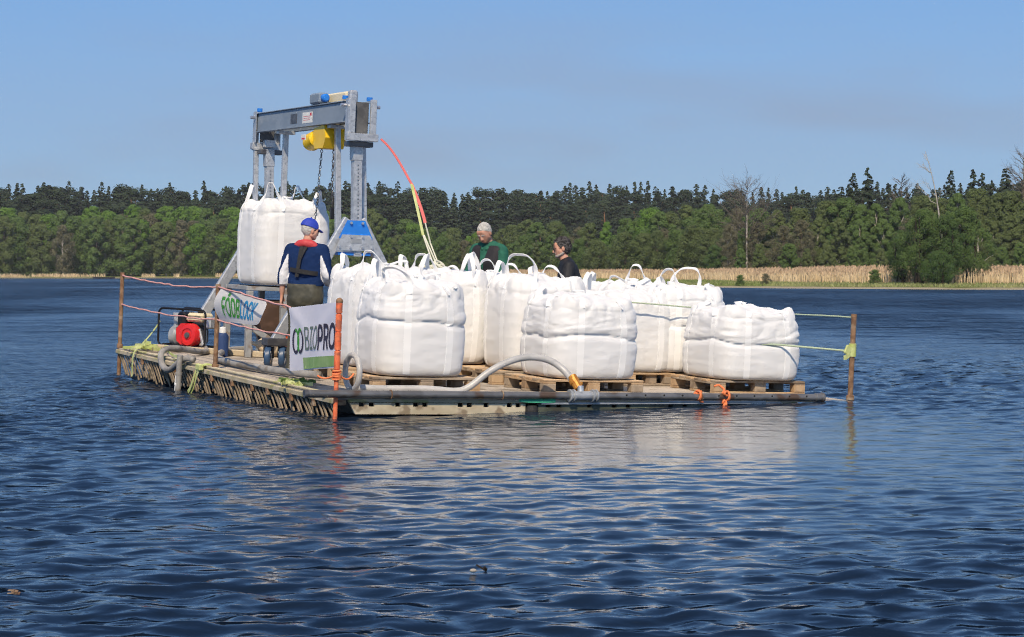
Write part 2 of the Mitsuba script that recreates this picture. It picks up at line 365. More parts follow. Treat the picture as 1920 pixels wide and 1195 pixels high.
# reeds and grass: ground cover, nobody could count it
def blades(P, h, w, lean, rng, z0=None):
    n = len(P); z0 = land_z(P) if z0 is None else z0
    a = rng.random(n) * 6.283; d = np.column_stack([np.cos(a), np.sin(a), np.zeros(n)])
    base = np.column_stack([P, z0 - .03]); l = rng.normal(0, lean, (n, 2)) * h[:, None]
    tip = base + np.column_stack([l, h]); mid = base + np.column_stack([l * .35, h * .55])
    w = np.broadcast_to(w, (n,))[:, None]
    v = np.stack([base - d * w * .4, base + d * w * .4, mid + d * w * .5, mid - d * w * .5, tip], 1).reshape(-1, 3)
    o = (np.arange(n) * 5)[:, None]
    return v, np.concatenate([o + [0, 1, 2], o + [0, 2, 3], o + [3, 2, 4]]), tip
rng = np.random.default_rng(5)
def scatter(n, xr, yr, s0, s1, rng):
    P = np.column_stack([rng.uniform(*xr, n), rng.uniform(*yr, n)]); s = shore_dist(P)
    return P[(s > s0) & (s < s1)]
P = scatter(480000, (-8, 62), (140, 330), 13, 40, rng)[:75000]
s = shore_dist(P); hh = (.95 + .45 * meshkit.fbm(np.column_stack([P / 4, P[:, 0] * 0]), 3, 4)) * rng.uniform(.75, 1.12, len(P))
v, f, tip = blades(P, hh, .065, .10, rng)
solo('reed_bed', (v, f), 'reed', 'dry straw coloured reed bed along the right hand shore', 'reeds', kind='stuff', mat=np.eye(4))
k = rng.random(len(tip)) < .45
pv, pf, _ = blades(tip[k, :2], rng.uniform(.2, .38, k.sum()), .10, .25, rng, z0=tip[k, 2] - .12)
part('reed_bed', 'plume', (pv, pf), 'reed_plume', mat=np.eye(4), kind='stuff')
P = scatter(260000, (-8, 62), (138, 330), 2.5, 17, rng)[:36000]
v, f, _ = blades(P, rng.uniform(.14, .36, len(P)), .07, .3, rng)
solo('grass', (v, f), 'grass_blade', 'short green grass strip between the water and the reeds', 'grass', kind='stuff', mat=np.eye(4))
P = scatter(60000, (-125, -55), (416, 460), 5, 14, rng)
P = P[meshkit.fbm(np.column_stack([P / 6, P[:, 0] * 0]), 2, 8) > .56][:3500]
v, f, _ = blades(P, rng.uniform(.3, 1.0, len(P)), .12, .2, rng)
solo('reed_clumps', (v, f), 'reed', 'pale dry reed clumps at the foot of the far left wood', 'reeds', kind='stuff', mat=np.eye(4))

# ------------------------------------------------------------------ trees
def leaves(c, out, size, rng, quad=False):
    n = len(c); nn = out * 1.0 + rng.normal(0, .33, (n, 3)) + [0, 0, .35]; nn /= np.linalg.norm(nn, axis=1, keepdims=True)
    a = np.cross(nn, rng.normal(0, 1, (n, 3))); a /= np.linalg.norm(a, axis=1, keepdims=True) + 1e-9; b = np.cross(nn, a)
    s = (np.broadcast_to(size, n) * rng.uniform(.6, 1.35, n))[:, None]
    if quad:
        v = np.stack([c - a * s, c - b * s * .55, c + a * s, c + b * s * .55], 1).reshape(-1, 3); o = (np.arange(n) * 4)[:, None]
        return v, np.concatenate([o + [0, 1, 2], o + [0, 2, 3]])
    v = np.stack([c - a * s, c + a * s * .7 - b * s * .7, c + a * s * .5 + b * s * .8], 1).reshape(-1, 3)
    return v, (np.arange(n) * 3)[:, None] + [0, 1, 2]

def limb(a, b, r0, r1, rng, n=6, wob=.04, sides=5):
    t = np.linspace(0, 1, n)[:, None]; p = np.asarray(a) * (1 - t) + np.asarray(b) * t
    p[1:-1] += rng.normal(0, wob * np.linalg.norm(np.subtract(b, a)), (n - 2, 3))
    return tube(p, np.linspace(r0, r1, n), sides)

def broadleaf(seed, n, leaf, width=.30, base=.12, nblob=26, quad=False, trunk_r=.016, multi=1, shell=.8, blob=1.0):
    """unit-height tree: trunk mesh and crown (vertices, faces); lumpy crown of leaf clusters with gaps"""
    rng = np.random.default_rng(seed); wood, C, O = [], [], []
    for m in range(multi):
        a = rng.random() * 6.283; off = np.array([math.cos(a), math.sin(a), 0]) * (width * .45 if multi > 1 else 0)
        wood.append(limb(off * .6, off + [rng.normal(0, .02), rng.normal(0, .02), .9], trunk_r, trunk_r * .2, rng, 8, .012, 6))
    for k in range(nblob):
        t = base + (1 - base) * ((k + .5) / nblob) ** .9
        env = width * (math.sin(math.pi * min(1, (t - base * .6) / (1.03 - base * .6)) ** .8) ** .75)
        a = k * 2.4 + rng.random() * 1.2; rr = env * rng.uniform(.25, .85) * rng.uniform(.8, 1.25)
        c = np.array([math.cos(a) * rr, math.sin(a) * rr, t]); br = blob * width * rng.uniform(.30, .54) * (1.05 - .45 * t)
        c[2] = min(c[2], 1 - br * .7)
        m = int(n / nblob); d = rng.normal(0, 1, (m, 3)); d /= np.linalg.norm(d, axis=1, keepdims=True)
        rad = np.where(rng.random(m) < shell, rng.uniform(.75, 1.1, m), rng.uniform(.2, .8, m))
        rad *= .85 + .35 * meshkit.noise(d * 2.2 + k * 7.3, seed)
        C.append(c + d * rad[:, None] * br * [1, 1, .85]); O.append(d)
        if k % 2 == 0: wood.append(limb([c[0] * .08, c[1] * .08, max(.1, t - .16)], c, trunk_r * .45, trunk_r * .12, rng, 4))
    return cat(wood), leaves(np.vstack(C), np.vstack(O), leaf, rng, quad)

def spruce(seed, n, leaf, width=.15, base=.1, gap=.0):
    rng = np.random.default_rng(seed); C, O, S, wood = [], [], [], [limb([0, 0, 0], [rng.normal(0, .008), 0, .985], .013, .002, rng, 8, .004, 5)]
    lev = 40
    for k in range(lev):
        t = base + (1 - base) * (k / lev) ** .92; R = width * (1 - t) ** .68 * rng.uniform(.72, 1.12) + .016
        nb = max(3, int(6 * (1 - t) + 3)); m = max(1, int(n / lev / nb * (.75 + 1.2 * (1 - t))))
        for b in range(nb):
            if rng.random() < gap: continue
            a = rng.random() * 6.283; L = R * rng.uniform(.5, 1.15); s = rng.random(m) ** .6
            d = np.array([math.cos(a), math.sin(a), 0]); w = np.array([-d[1], d[0], 0])
            p = d * (s * L)[:, None] + w * (rng.normal(0, .13, m) * s * L)[:, None]
            p[:, 2] = t + rng.normal(0, .013) * (t < .95) - .38 * L * s ** 1.3 + .10 * L * s ** 4 + rng.normal(0, .004, m)
            C.append(p); O.append(np.tile(d + [0, 0, .5], (m, 1))); S.append(np.full(m, leaf * (.5 + .6 * (1 - t) ** .5)))
    return cat(wood), leaves(np.vstack(C), np.vstack(O), np.concatenate(S), rng)

def pine(seed, n, leaf):
    rng = np.random.default_rng(seed); C, O, wood = [], [], [limb([0, 0, 0], [rng.normal(0, .02), 0, .84], .014, .004, rng, 8, .008, 6)]
    for k in range(15):
        t = rng.uniform(.42, .93); a = rng.random() * 6.283; R = .14 * (1.25 - t) ** .6 * rng.uniform(.2, 1)
        c = np.array([math.cos(a) * R * 1.25, math.sin(a) * R * 1.25, t]); br = rng.uniform(.055, .10)
        wood.append(limb([0, 0, t - .04], c, .004, .0015, rng, 3)); m = n // 15
        d = rng.normal(0, 1, (m, 3)); d /= np.linalg.norm(d, axis=1, keepdims=True)
        C.append(c + d * (rng.uniform(.6, 1.1, m) * br)[:, None] * [1, 1, .6]); O.append(d + [0, 0, .3])
    return cat(wood), leaves(np.vstack(C), np.vstack(O), leaf, rng)

def group(name, wood, crown, bark, leaf):
    scene[name] = {'type': 'shapegroup', 'trunk': mikit.ply(wood, bark, smooth=True), 'crown': mikit.ply(crown, leaf)}

for k in range(4): group(f'far_spruce_{k}', *spruce(20 + k, 2600, .018, width=(.14, .12, .16, .13)[k]), 'bark_dark', 'needle')
for k in range(3): group(f'far_pine_{k}', *pine(40 + k, 2600, .017), 'bark_pine', 'needle')
TINTS = ('fresh', 'mid', 'olive', 'bud')
for ti, t in enumerate(TINTS):
    for k in range(3):
        group(f'far_leafy_{t}_{k}', *broadleaf(100 + ti * 10 + k, 9500 if t != 'bud' else 5500, .0165, width=(.30, .36, .26)[k], base=.05, nblob=32, blob=.85), 'bark_pale' if k == 0 else 'bark', 'leaf_' + t)
for ti, t in enumerate(('mid', 'olive', 'bud', 'dark')):
    for k in range(2):
        group(f'near_leafy_{t}_{k}', *broadleaf(200 + ti * 10 + k, 24000 if t != 'bud' else 13000, .0125 if t != 'bud' else .0095, width=(.22, .29)[k], base=.06, nblob=54, blob=.74, trunk_r=.017), 'bark_pale' if k == 0 else 'bark', 'leaf_' + t)
for k in range(2): group(f'near_spruce_{k}', *spruce(60 + k, 9000, .012, width=(.20, .155)[k], gap=.03), 'bark_dark', 'needle')

def region(px):
    for lim, words in ((225, 'left of the far left post'), (450, 'between the left post and the crane'), (720, 'behind the crane'), (890, 'between the crane and the green sweater'), (1090, 'behind the two men'),
            (1300, 'above the right hand bags'), (1480, 'just right of the bags'), (1670, 'left of the alder clump'), (1850, 'behind the alder clump'), (9999, 'by the right picture edge')):
        if px < lim: return words
TINT_WORDS = {'fresh': 'bright fresh green', 'mid': 'mid green', 'olive': 'dull olive green', 'bud': 'brownish budding', 'dark': 'dark green'}
def stand_tree(name, grp, x, y, h, wide, label, grouptext, catname='tree', rz=None, r=random):
    key = thing(name, label, catname, grouptext)
    zz = float(land_z(np.array([[x, y]]))[0]) - .05
    scene[key] = {'type': 'instance', 'g': {'type': 'ref', 'id': grp},
        'to_world': T().translate([x, y, zz]).rotate([0, 0, 1], r.uniform(0, 360)).scale([h * wide, h * wide, h])}
rt = random.Random(77)
# the dark conifer wood behind everything, in rows
top_px = lambda px: np.interp(px, [0, 250, 480, 700, 900, 1050, 1200, 1350, 1500, 1600, 1950], [340, 350, 342, 344, 356, 348, 345, 352, 352, 348, 342])
for row, (yy, dpx) in enumerate(((560, 0), (535, 9), (512, 19))):
    px = -240.0 + row * 6
    while px < 2300:
        y = yy + rt.uniform(-9, 9) - 120 * max(0, (px - 1250) / 700); x = (px - 960) / 3685 * y
        top = 1.36 + (510 - top_px(px) - dpx - rt.uniform(-7, 12) * (1 if row == 0 else 1.3)) / 3685 * y
        zz = float(land_z(np.array([[x, y]]))[0]); h = top - zz + .3
        g = rt.choice(['far_spruce_0', 'far_spruce_1', 'far_spruce_2', 'far_spruce_3', 'far_spruce_0', 'far_spruce_1', 'far_pine_0', 'far_pine_1', 'far_pine_2'])
        stand_tree('conifer', g, x, y, h, rt.uniform(.85, 1.25) * (1 if row == 0 else 1.6), f"dark {'spruce' if 'spruce' in g else 'pine'} in the {'skyline' if row == 0 else ('middle' if row == 1 else 'lower')} row, {region(px)}", 'dark conifers of the far skyline wood', r=rt)
        px += rt.uniform(9, 17) if row == 0 else rt.uniform(20, 33)
# leafy trees along the shores: (pixel column range, depth, top row range in the photo, tints)
def leafy_belt(x0, x1, step, y_of, top_of, near, weights, where, gtext):
    px = x0
    while px < x1:
        p = px + rt.uniform(-.3, .3) * step; y = y_of(p) + rt.uniform(-5, 5); x = (p - 960) / 3685 * y
        zz = float(land_z(np.array([[x, y]]))[0]); h = 1.36 + (510 - top_of(p) + rt.uniform(-9, 9)) / 3685 * y - zz
        t = rt.choices(list(weights), list(weights.values()))[0]; k = rt.randrange(2 if near else 3)
        stand_tree('leafy_tree', f"{'near' if near else 'far'}_leafy_{t}_{k}", x, y, h, rt.uniform(.9, 1.25), f'{TINT_WORDS[t]} tree, {where}, {region(p)}', f'{TINT_WORDS[t]} trees {gtext}', r=rt)
        px += step * rt.uniform(.8, 1.2)
edge_y = lambda p, off: np.interp(p, [-60, 420, 620, 980, 1240, 1420, 1920], [432, 428, 380, 300, 250, 232, 205]) + off
leafy_belt(-220, 700, 26, lambda p: edge_y(p, 34), lambda p: np.interp(p, [0, 90, 100, 260, 420, 500, 700], [390, 408, 398, 394, 392, 390, 408]), False, {'fresh': 4, 'mid': 3, 'olive': 2, 'bud': 2}, 'back row of the wood', 'in the back row on the left')
leafy_belt(-220, 700, 21, lambda p: edge_y(p, 8), lambda p: np.interp(p, [0, 60, 95, 130, 300, 450, 700], [405, 415, 440, 405, 410, 420, 425]), False, {'fresh': 1, 'mid': 5, 'olive': 4, 'bud': 1}, 'at the far water edge', 'at the water edge on the left')
leafy_belt(700, 1320, 27, lambda p: edge_y(p, 60), lambda p: np.interp(p, [700, 850, 900, 960, 1060, 1150, 1200, 1320], [400, 430, 440, 415, 425, 420, 400, 392]), False, {'fresh': 3, 'mid': 5, 'olive': 3, 'bud': 1}, 'middle height of the wood', 'in the middle behind the raft')
leafy_belt(700, 1340, 24, lambda p: edge_y(p, 22), lambda p: np.interp(p, [700, 900, 1100, 1340], [440, 452, 448, 428]), False, {'mid': 5, 'olive': 5, 'bud': 1}, 'low front row', 'low in the middle wood')
leafy_belt(1320, 2300, 36, lambda p: edge_y(p, 40), lambda p: np.interp(p, [1320, 1500, 1640, 1740, 1840, 1960], [392, 384, 374, 366, 364, 352]), True, {'mid': 5, 'olive': 5, 'bud': 2}, 'high in the wood', 'high in the right hand wood')
leafy_belt(1330, 2300, 38, lambda p: edge_y(p, 14), lambda p: np.interp(p, [1320, 1420, 1500, 1700, 1960], [428, 424, 412, 408, 408]), True, {'mid': 4, 'olive': 5, 'bud': 3}, 'front of the wood', 'behind the right hand reeds')
leafy_belt(1340, 2300, 42, lambda p: edge_y(p, 2), lambda p: np.interp(p, [1320, 1960], [462, 455]), True, {'mid': 4, 'olive': 5, 'dark': 2}, 'low behind the reeds', 'low behind the reed tops')
# single trees that can be pointed at
def at_px(px, y): return (px - 960) / 3685 * y
def top_h(x, y, row): return 1.36 + (510 - row) / 3685 * y - float(land_z(np.array([[x, y]]))[0])
for px, y, row, k, wd, lab in ((1598, 300, 322, 0, .95, 'dark spruce, left of the two tall ones on the right hand skyline'), (1626, 300, 312, 1, 1.0, 'dark spruce, taller of the two close together on the right hand skyline'),
        (1781, 285, 317, 0, .85, 'dark spruce with a sharp tip just right of the bare white birch top'), (1824, 285, 315, 1, 1.0, 'dark spruce, left of the pair between birch and picture edge'), (1840, 285, 322, 0, .9, 'dark spruce, right of the pair between birch and picture edge'),
        (1858, 285, 336, 1, .8, 'low dark spruce at the right foot of the spruce pair'), (1886, 280, 313, 0, 1.15, 'broad dark spruce nearest the right edge of the picture'), (1665, 300, 341, 1, 1.0, 'small dark spruce left of the reddish bare tree'), (1576, 300, 348, 0, 1.1, 'low dark spruce left of the two tall spruces')):
    x = at_px(px, y); stand_tree('spruce', f'near_spruce_{k}', x, y, top_h(x, y, row), wd, lab, None, 'tree', r=rt)

def bare_tree(name, px, y, row, lab, bark, seed, width=.28, r0=.013, density=9, lean=0.0, twig='twig_bark', first=.35):
    rng = np.random.default_rng(seed); x = at_px(px, y); h = top_h(x, y, row); key = thing(name, lab, 'tree')
    M = np.eye(4); M[:3, :3] *= h; M[:3, 3] = [x, y, float(land_z(np.array([[x, y]]))[0]) - .05]
    trunk = spline([(0, 0, 0), (lean * .1, 0, .3), (lean * .4, 0, .65), (lean, 0, 1)], 12)
    part(key, 'trunk', tube(trunk, np.linspace(r0, .0016, 12), 6), bark, mat=M, smooth=True)
    tw = []
    for k in range(density):
        t = rng.uniform(first, .95); b = np.array([np.interp(t, trunk[:, 2], trunk[:, 0]), 0, t]); a = rng.random() * 6.283; L = width * rng.uniform(.5, 1) * (1.25 - t)
        e = b + [math.cos(a) * L, math.sin(a) * L, L * rng.uniform(.5, 1.1)]; tw.append(limb(b, e, r0 * .28, .0008, rng, 5, .05, 4))
        for m in range(13):
            s = rng.uniform(.35, 1); q = b + (e - b) * s; d = rng.normal(0, 1, 3) * .5 + (e - b) / np.linalg.norm(e - b); tw.append(limb(q, q + d * L * .35, 0.0011, .0004, rng, 3, .06, 3))
    part(key, 'branches', cat(tw), twig, mat=M)
bare_tree('bare_tree', 1400, 250, 340, 'wide leafless grey crown above the wood right of the loaded bags', 'bark_pale', 3, width=.52, density=52, first=.35)
bare_tree('bare_tree', 1690, 280, 328, 'reddish brown leafless tree on the skyline between spruces', 'bark', 4, width=.26, density=36, first=.45)
bare_tree('bare_tree', 1918, 250, 285, 'grey leafless crown cut by the right edge of the picture', 'bark', 6, width=.34, density=34, first=.45)
bare_tree('bare_birch', 1768, 230, 284, 'dead white birch with a thin bare leaning top against the sky', 'bark_pale', 9, width=.30, density=6, lean=-.15, twig='bark_pale', first=.55, r0=.011)
# alder clump standing out in the reeds
for n_, (px, y, row, wd, lab) in enumerate(((1690, 168, 432, 1.0, 'dark alder, leftmost of the clump that stands in the reeds'), (1730, 166, 392, 1.05, 'dark alder, second from the left in the clump in the reeds'), (1772, 165, 404, 1.1, 'dark alder, right in the middle of the clump in the reeds'),
        (1760, 160, 470, 1.3, 'low dark bushy alder at the front of the clump in the reeds'), (1808, 168, 388, 1.0, 'dark alder, right of the middle of the clump in the reeds'), (1834, 172, 430, .9, 'paler alder on the right end of the clump in the reeds'))):
    rng = np.random.default_rng(300 + n_); x = at_px(px, y); h = top_h(x, y, row); key = thing('alder', lab, 'tree')
    wood, crown = broadleaf(320 + n_, 20000, .0095 if h > 4 else .014, width=.36 * wd if h > 4 else .6, base=.15, nblob=60, blob=.62, multi=4, trunk_r=.024 if h > 4 else .03)
    M = np.eye(4); M[:3, :3] *= h; M[:3, 3] = [x, y, float(land_z(np.array([[x, y]]))[0]) - .05]
    part(key, 'trunk', wood, 'bark_dark' if n_ < 5 else 'bark_pale', mat=M, smooth=True); part(key, 'crown', crown, ('leaf_dark', 'leaf_mid', 'leaf_dark', 'leaf_dark', 'leaf_mid', 'leaf_olive')[n_], mat=M)
for px, y, row, lab in ((1388, 172, 515, 'small green bush, left of the two in the reeds near the bags'), (1436, 172, 512, 'thin budding bush in the reeds right of the small green bush'), (1640, 166, 505, 'small bush in the reeds just left of the alder clump')):
    x = at_px(px, y); stand_tree('bush', f'far_leafy_{"bud" if "budding" in lab else "mid"}_1', x, y, top_h(x, y, row), 1.6, lab, None, 'bush', r=rt)

# ------------------------------------------------------------------ the raft (everything from here on is in raft metres: u along the front, v along the left side, w up)
rr = np.random.default_rng(21)
raft = thing('raft', 'flat weathered work raft low in the water carrying the white bags and the crane', 'raft')
part(raft, 'hull', cat(box((LU / 2 + .12, LV / 2, -.40), (LU - .5, LV - .34, .74), .02), box((.42, LV / 2, -.54), (.5, LV - .2, .42), .03)), 'hull_dark')
nu, nv = 5, 7
for a in range(nu):
    for b in range(nv):
        w_, l_ = LU / nu, LV / nv
        part(raft, 'deck_panel', box(((a + .5) * w_, (b + .5) * l_, -.014 + rr.uniform(-.002, .002)), (w_ - .008, l_ - .008, .028), .003), 'deck_board')
part(raft, 'side_rail', cat(bar((.02, .05, -.045), (.02, LV - .02, -.045), .09, .05, .006)), 'moss_edge')
part(raft, 'edge_lip', cat(bar((.03, .3, .008), (.03, LV - .3, .008), .07, .02, .005)), 'moss_edge')
n_ribs = 66
for k in range(n_ribs):
    v_ = .12 + k * (LV - .2) / n_ribs + rr.uniform(-.012, .012); L_ = .26 + rr.uniform(-.05, .04)
    part(raft, 'side_rib', bar((.0, v_ + .06, -.06), (.05, v_ - .11, -.06 - L_), rr.uniform(.024, .036), rr.uniform(.010, .016), .003, up=(1, 0, 0)), 'rib_wood')
for k in range(11):
    v_ = .5 + k * .66 + rr.uniform(-.1, .1)
    part(raft, 'bracket', box((-.012, v_, -.095), (.03, .06, .08), .006), 'rust')
part(raft, 'front_rail', bar((.1, -.012, -.03), (LU - .1, -.012, -.03), .045, .03, .005), 'moss_edge')
def fascia(u0, u1, slant, notches, top=-.05, bot=-.155):
    holes = [sg.box(x, top - .035, x + .055, top + .01) for x in notches]
    return plate([(u0, top), (u1, top), (u1, bot), (u0 + slant, bot)], (0, .0, 0), (1, 0, 0), (0, 0, 1), .03, holes)
def notch_px(*px): return [(p - 655) / (985 - 655) * 1.83 + .11 for p in px]
part(raft, 'front_board', fascia(.11, 1.94, .06, notch_px(672, 690, 738, 771, 788, 855, 872, 904, 949, 966)), 'fascia_cream', label='cream painted board with square notches along the front left of the raft')
part(raft, 'front_board', fascia(2.08, 4.95, 0, [2.16, 2.28, 2.62, 2.9, 3.06, 3.55, 3.72, 4.0, 4.35, 4.5, 4.75], bot=-.17), 'fascia_green', label='dark green slimy board along the front right of the raft')
part(raft, 'fender', lathe([[0, -.16], [.05, -.15], [.066, -.10], [.066, -.02], [.05, .02], [0, .03]], (2.01, -.03, -.09), sides=14), 'black_rubber')
part(raft, 'batten', cat(bar((2.1, -.045, -.045), (4.9, -.045, -.028), .03, .022, .004), bar((3.55, -.05, -.02), (4.7, -.05, -.012), .03, .02, .004)), 'galvanised_dull')

def pallet(u, v, label, grey=False, lu=1.16, lv=.92, rz=0):
    key = thing('pallet', label, 'pallet', 'wooden pallets under the bags'); M = RAFT @ trans(u, v, .002) @ rot((0, 0, 1), rz)
    a, b = ('pallet_wood_grey', 'pallet_wood') if grey else ('pallet_wood', 'pallet_wood_grey')
    for k in range(3): part(key, 'skid', box((0, (k - 1) * (lv / 2 - .05), .011), (lu, .10, .022), .003), a, M)
    for k in range(9): part(key, 'block', box(((k % 3 - 1) * (lu / 2 - .07), (k // 3 - 1) * (lv / 2 - .05), .0615), (.14, .098, .077), .006), b if k % 2 else a, M)
    for k in range(3): part(key, 'bearer', box(((k - 1) * (lu / 2 - .07), 0, .111), (.14, lv - .01, .02), .003), b, M)
    for k in range(6): part(key, 'top_board', box((0, -lv / 2 + .055 + k * (lv - .11) / 5, .133), (lu + rr.uniform(-.02, .01), .11, .022), .003), a if k % 2 else b, M)
    return key

# ------------------------------------------------------------------ the big bags
def bag(u, v, w0, h, r, label, seed, crease=None, rz=0.0, loops=None, square=4.0, slump=0.0, top=.125, taper=0.0, ear=.075):
    rng = np.random.default_rng(seed)
    key = thing('big_bag', label, 'bulk bag', 'white bulk bags on the raft')
    M = RAFT @ trans(u, v, w0) @ rot((0, 0, 1), rz)
    cs = PchipInterpolator(np.linspace(0, 1, 13), np.array([0, .55, .87, .975, 1.01, 1.02, 1.02, 1.02, 1.015, .99, .82, .43, 0.0]))
    zt = 1 - top
    cz = PchipInterpolator(np.linspace(0, 1, 13), np.array([.03, .012, 0.012, .06, .2, .36, .52, .66, .78 * zt / .84, zt, zt + .5 * top, zt + .83 * top, zt + top * .94]))
    ph = rng.random(8) * 6.283
    def P(th, s, off=0.0):
        th, s = np.broadcast_arrays(np.asarray(th, float), np.asarray(s, float))
        rho, z = cs(s) * r, cz(s) * h
        zf = z / h
        n = square - .7 * np.clip((zf - .75) / .25, 0, 1)
        c, q = np.cos(th), np.sin(th)
        sup = (np.abs(c) ** n + np.abs(q) ** n) ** (-1 / n)
        # fabric slack, more towards the top
        dirs = np.stack([c * 2.0, q * 2.0, zf * 1.3 + seed], -1)
        up = np.clip((zf - .62) / .34, 0, 1)
        f = 1 + .05 * (meshkit.fbm(dirs, 3, seed) - .5) + taper * (zf - .4)
        fold = np.abs(meshkit.noise(np.stack([c * 5.2, q * 5.2, zf * 3.0 + seed], -1), seed + 1) - .5) * 2
        fold2 = np.abs(meshkit.noise(np.stack([c * 3, q * 3, zf * 14 + seed], -1), seed + 2) - .5) * 2
        f = f - up * (.065 * (1 - fold) ** 3 + .035 * (1 - fold2) ** 3)
        body = np.clip(1 - up * 1.5, 0, 1)
        f = f + body * .012 * (meshkit.noise(np.stack([c * 3, q * 3, zf * 20], -1), seed + 4) - .5)
        if crease:
            tc = crease + .022 * np.sin(2 * th + ph[0]) + .016 * np.sin(4 * th + ph[1]) + .008 * np.sin(7 * th + ph[2])
            d = zf - tc
            f = f - .034 * np.exp(-(d / .011) ** 2) - .022 * np.exp(-(d / .045) ** 2) + .014 * np.exp(-((d - .10) / .06) ** 2) - .03 * np.clip(d / .3, 0, 1)
            sag = np.abs(meshkit.noise(np.stack([c * 2.6, q * 2.6, zf * 17 + .8 * np.sin(2 * th) + seed], -1), seed + 9) - .5) * 2
            f = f - .030 * (1 - sag) ** 3 * np.exp(-((d - .13) / .10) ** 2)
        x, y = rho * sup * f * c, rho * sup * f * q
        tp = np.clip((s - .72) / .12, 0, 1)
        z = z + tp * h * (.060 * (np.abs(meshkit.noise(np.stack([x * 5.5, y * 5.5, 0 * x + seed], -1), seed + 5) - .5) * 2 - .45) + .05 * (meshkit.noise(np.stack([x * 11, y * 11, 0 * x + seed], -1), seed + 6) - .5))
        dth = (th - math.pi / 4 + math.pi / 4) % (math.pi / 2) - math.pi / 4
        z = z + ear * h * np.exp(-(dth / .30) ** 2) * np.exp(-((s - .79) / .06) ** 2)
        z = z - up * slump * (x * .6 + y * .3)
        cut = np.maximum(0, z)
        nn = np.stack([c, q, .25 * up], -1)
        return np.stack([x, y, cut], -1) + nn * off
    nth, ns = 168, 92
    th = np.linspace(0, 2 * np.pi, nth, endpoint=False)
    s = np.linspace(0, 1, ns)
    G = P(th[None, :], s[:, None]); vv = G.reshape(-1, 3)
    i, j = np.meshgrid(np.arange(ns - 1), np.arange(nth), indexing='ij')
    q = np.stack([i * nth + j, i * nth + (j + 1) % nth, (i + 1) * nth + (j + 1) % nth, (i + 1) * nth + j], -1).reshape(-1, 4)
    zf = vv[:, 2] / h
    dirt = np.clip((.16 - zf) / .16, 0, 1) ** 1.4 * (.25 + .9 * meshkit.fbm(vv * [5, 5, 9] + seed, 3, 7)) + .9 * np.clip(meshkit.fbm(vv * [4, 4, 7] + seed, 4, 8) - .60, 0, 1) + .55 * np.clip(meshkit.fbm(vv * [11, 11, 2.2] + 2 * seed, 3, 5) - .66, 0, 1)
    col = np.array([.745, .745, .74]) * (1 - dirt[:, None] * [.28, .36, .46]) * (1 + .03 * (meshkit.noise(vv * [2, 2, 60], 3) - .5))[:, None]
    part(key, 'body', (vv, q), 'bag_cloth', M, smooth=True, color=np.clip(col, 0, .9))
    # sewn straps beside the corners, running into the lifting loops
    ss = np.linspace(.22, .80, 40); da = .34
    for kc in range(4):
        tc = math.pi / 4 + kc * math.pi / 2
        for sd in (-1, 1):
            ta = tc + sd * da; e = .062 / (2 * r)
            a, b = P(ta - e, ss, .004), P(ta + e, ss, .004)
            a2, b2 = P(ta - e, ss, -.004), P(ta + e, ss, -.004)
            ring = np.stack([a2, a, b, b2], 1).reshape(-1, 3); f = []
            for m in range(len(ss) - 1):
                for g in range(3): f.append([4 * m + g, 4 * m + g + 1, 4 * m + g + 5, 4 * m + g + 4])
            part(key, 'seam_strap', (ring, np.array(f)), 'bag_strap', M, smooth=40)
        lp = (loops or {}).get(kc)
        if lp is None: lp = (rng.uniform(.04, .16), rng.uniform(-.1, .1), rng.uniform(-.1, .1), .6)
        lh, dx, dy, spread = lp
        A, A0 = P(tc - da, .80, .006), P(tc - da, .70, .006); B, B0 = P(tc + da, .80, .006), P(tc + da, .70, .006)
        mid = (A + B) / 2; rad = np.array([math.cos(tc), math.sin(tc), 0]); tan = np.array([-math.sin(tc), math.cos(tc), 0])
        ztop = h * 1.0 + lh; apex = np.array([mid[0] * .9 + dx, mid[1] * .9 + dy, ztop]); half = tan * np.linalg.norm(B - A) / 2 * spread * .5
        k1 = np.array([*(A[:2] * .93 + [dx * .4, dy * .4]), A[2] + (ztop - A[2]) * .55]); k2 = np.array([*(B[:2] * .93 + [dx * .4, dy * .4]), B[2] + (ztop - B[2]) * .55])
        k1 = k1 * 1.0 + (mid * [1, 1, 0] - k1 * [1, 1, 0]) * (1 - spread) * .8; k2 = k2 + (mid * [1, 1, 0] - k2 * [1, 1, 0]) * (1 - spread) * .8
        p = spline([A0, A, k1, apex - half - [0, 0, .012], apex, apex + half - [0, 0, .012], k2, B, B0], 44)
        t = np.abs(np.linspace(-1, 1, 44)); wgt = np.clip((t - .25) / .5, 0, 1)[:, None]
        wd = tan * wgt + (rad * .75 + np.array([0, 0, .35])) * (1 - wgt)
        part(key, 'lift_loop', ribbon(p, wd, .05, .006), 'bag_strap', M, smooth=45)
    # the tied filling spout on top
    sp = [[.16, -.02], [.12, .02], [.06, .05], [.07, .075], [.035, .085], [0, .08]]
    m = lathe(sp, (rng.uniform(-.08, .08), rng.uniform(-.08, .08), h * .945), sides=24); vv = m.vertices
    m.vertices = vv + (meshkit.noise(vv * 26 + seed, 2)[:, None] - .5) * [.05, .05, .02]
    part(key, 'spout', m, 'bag_strap', M, smooth=60)
    return key

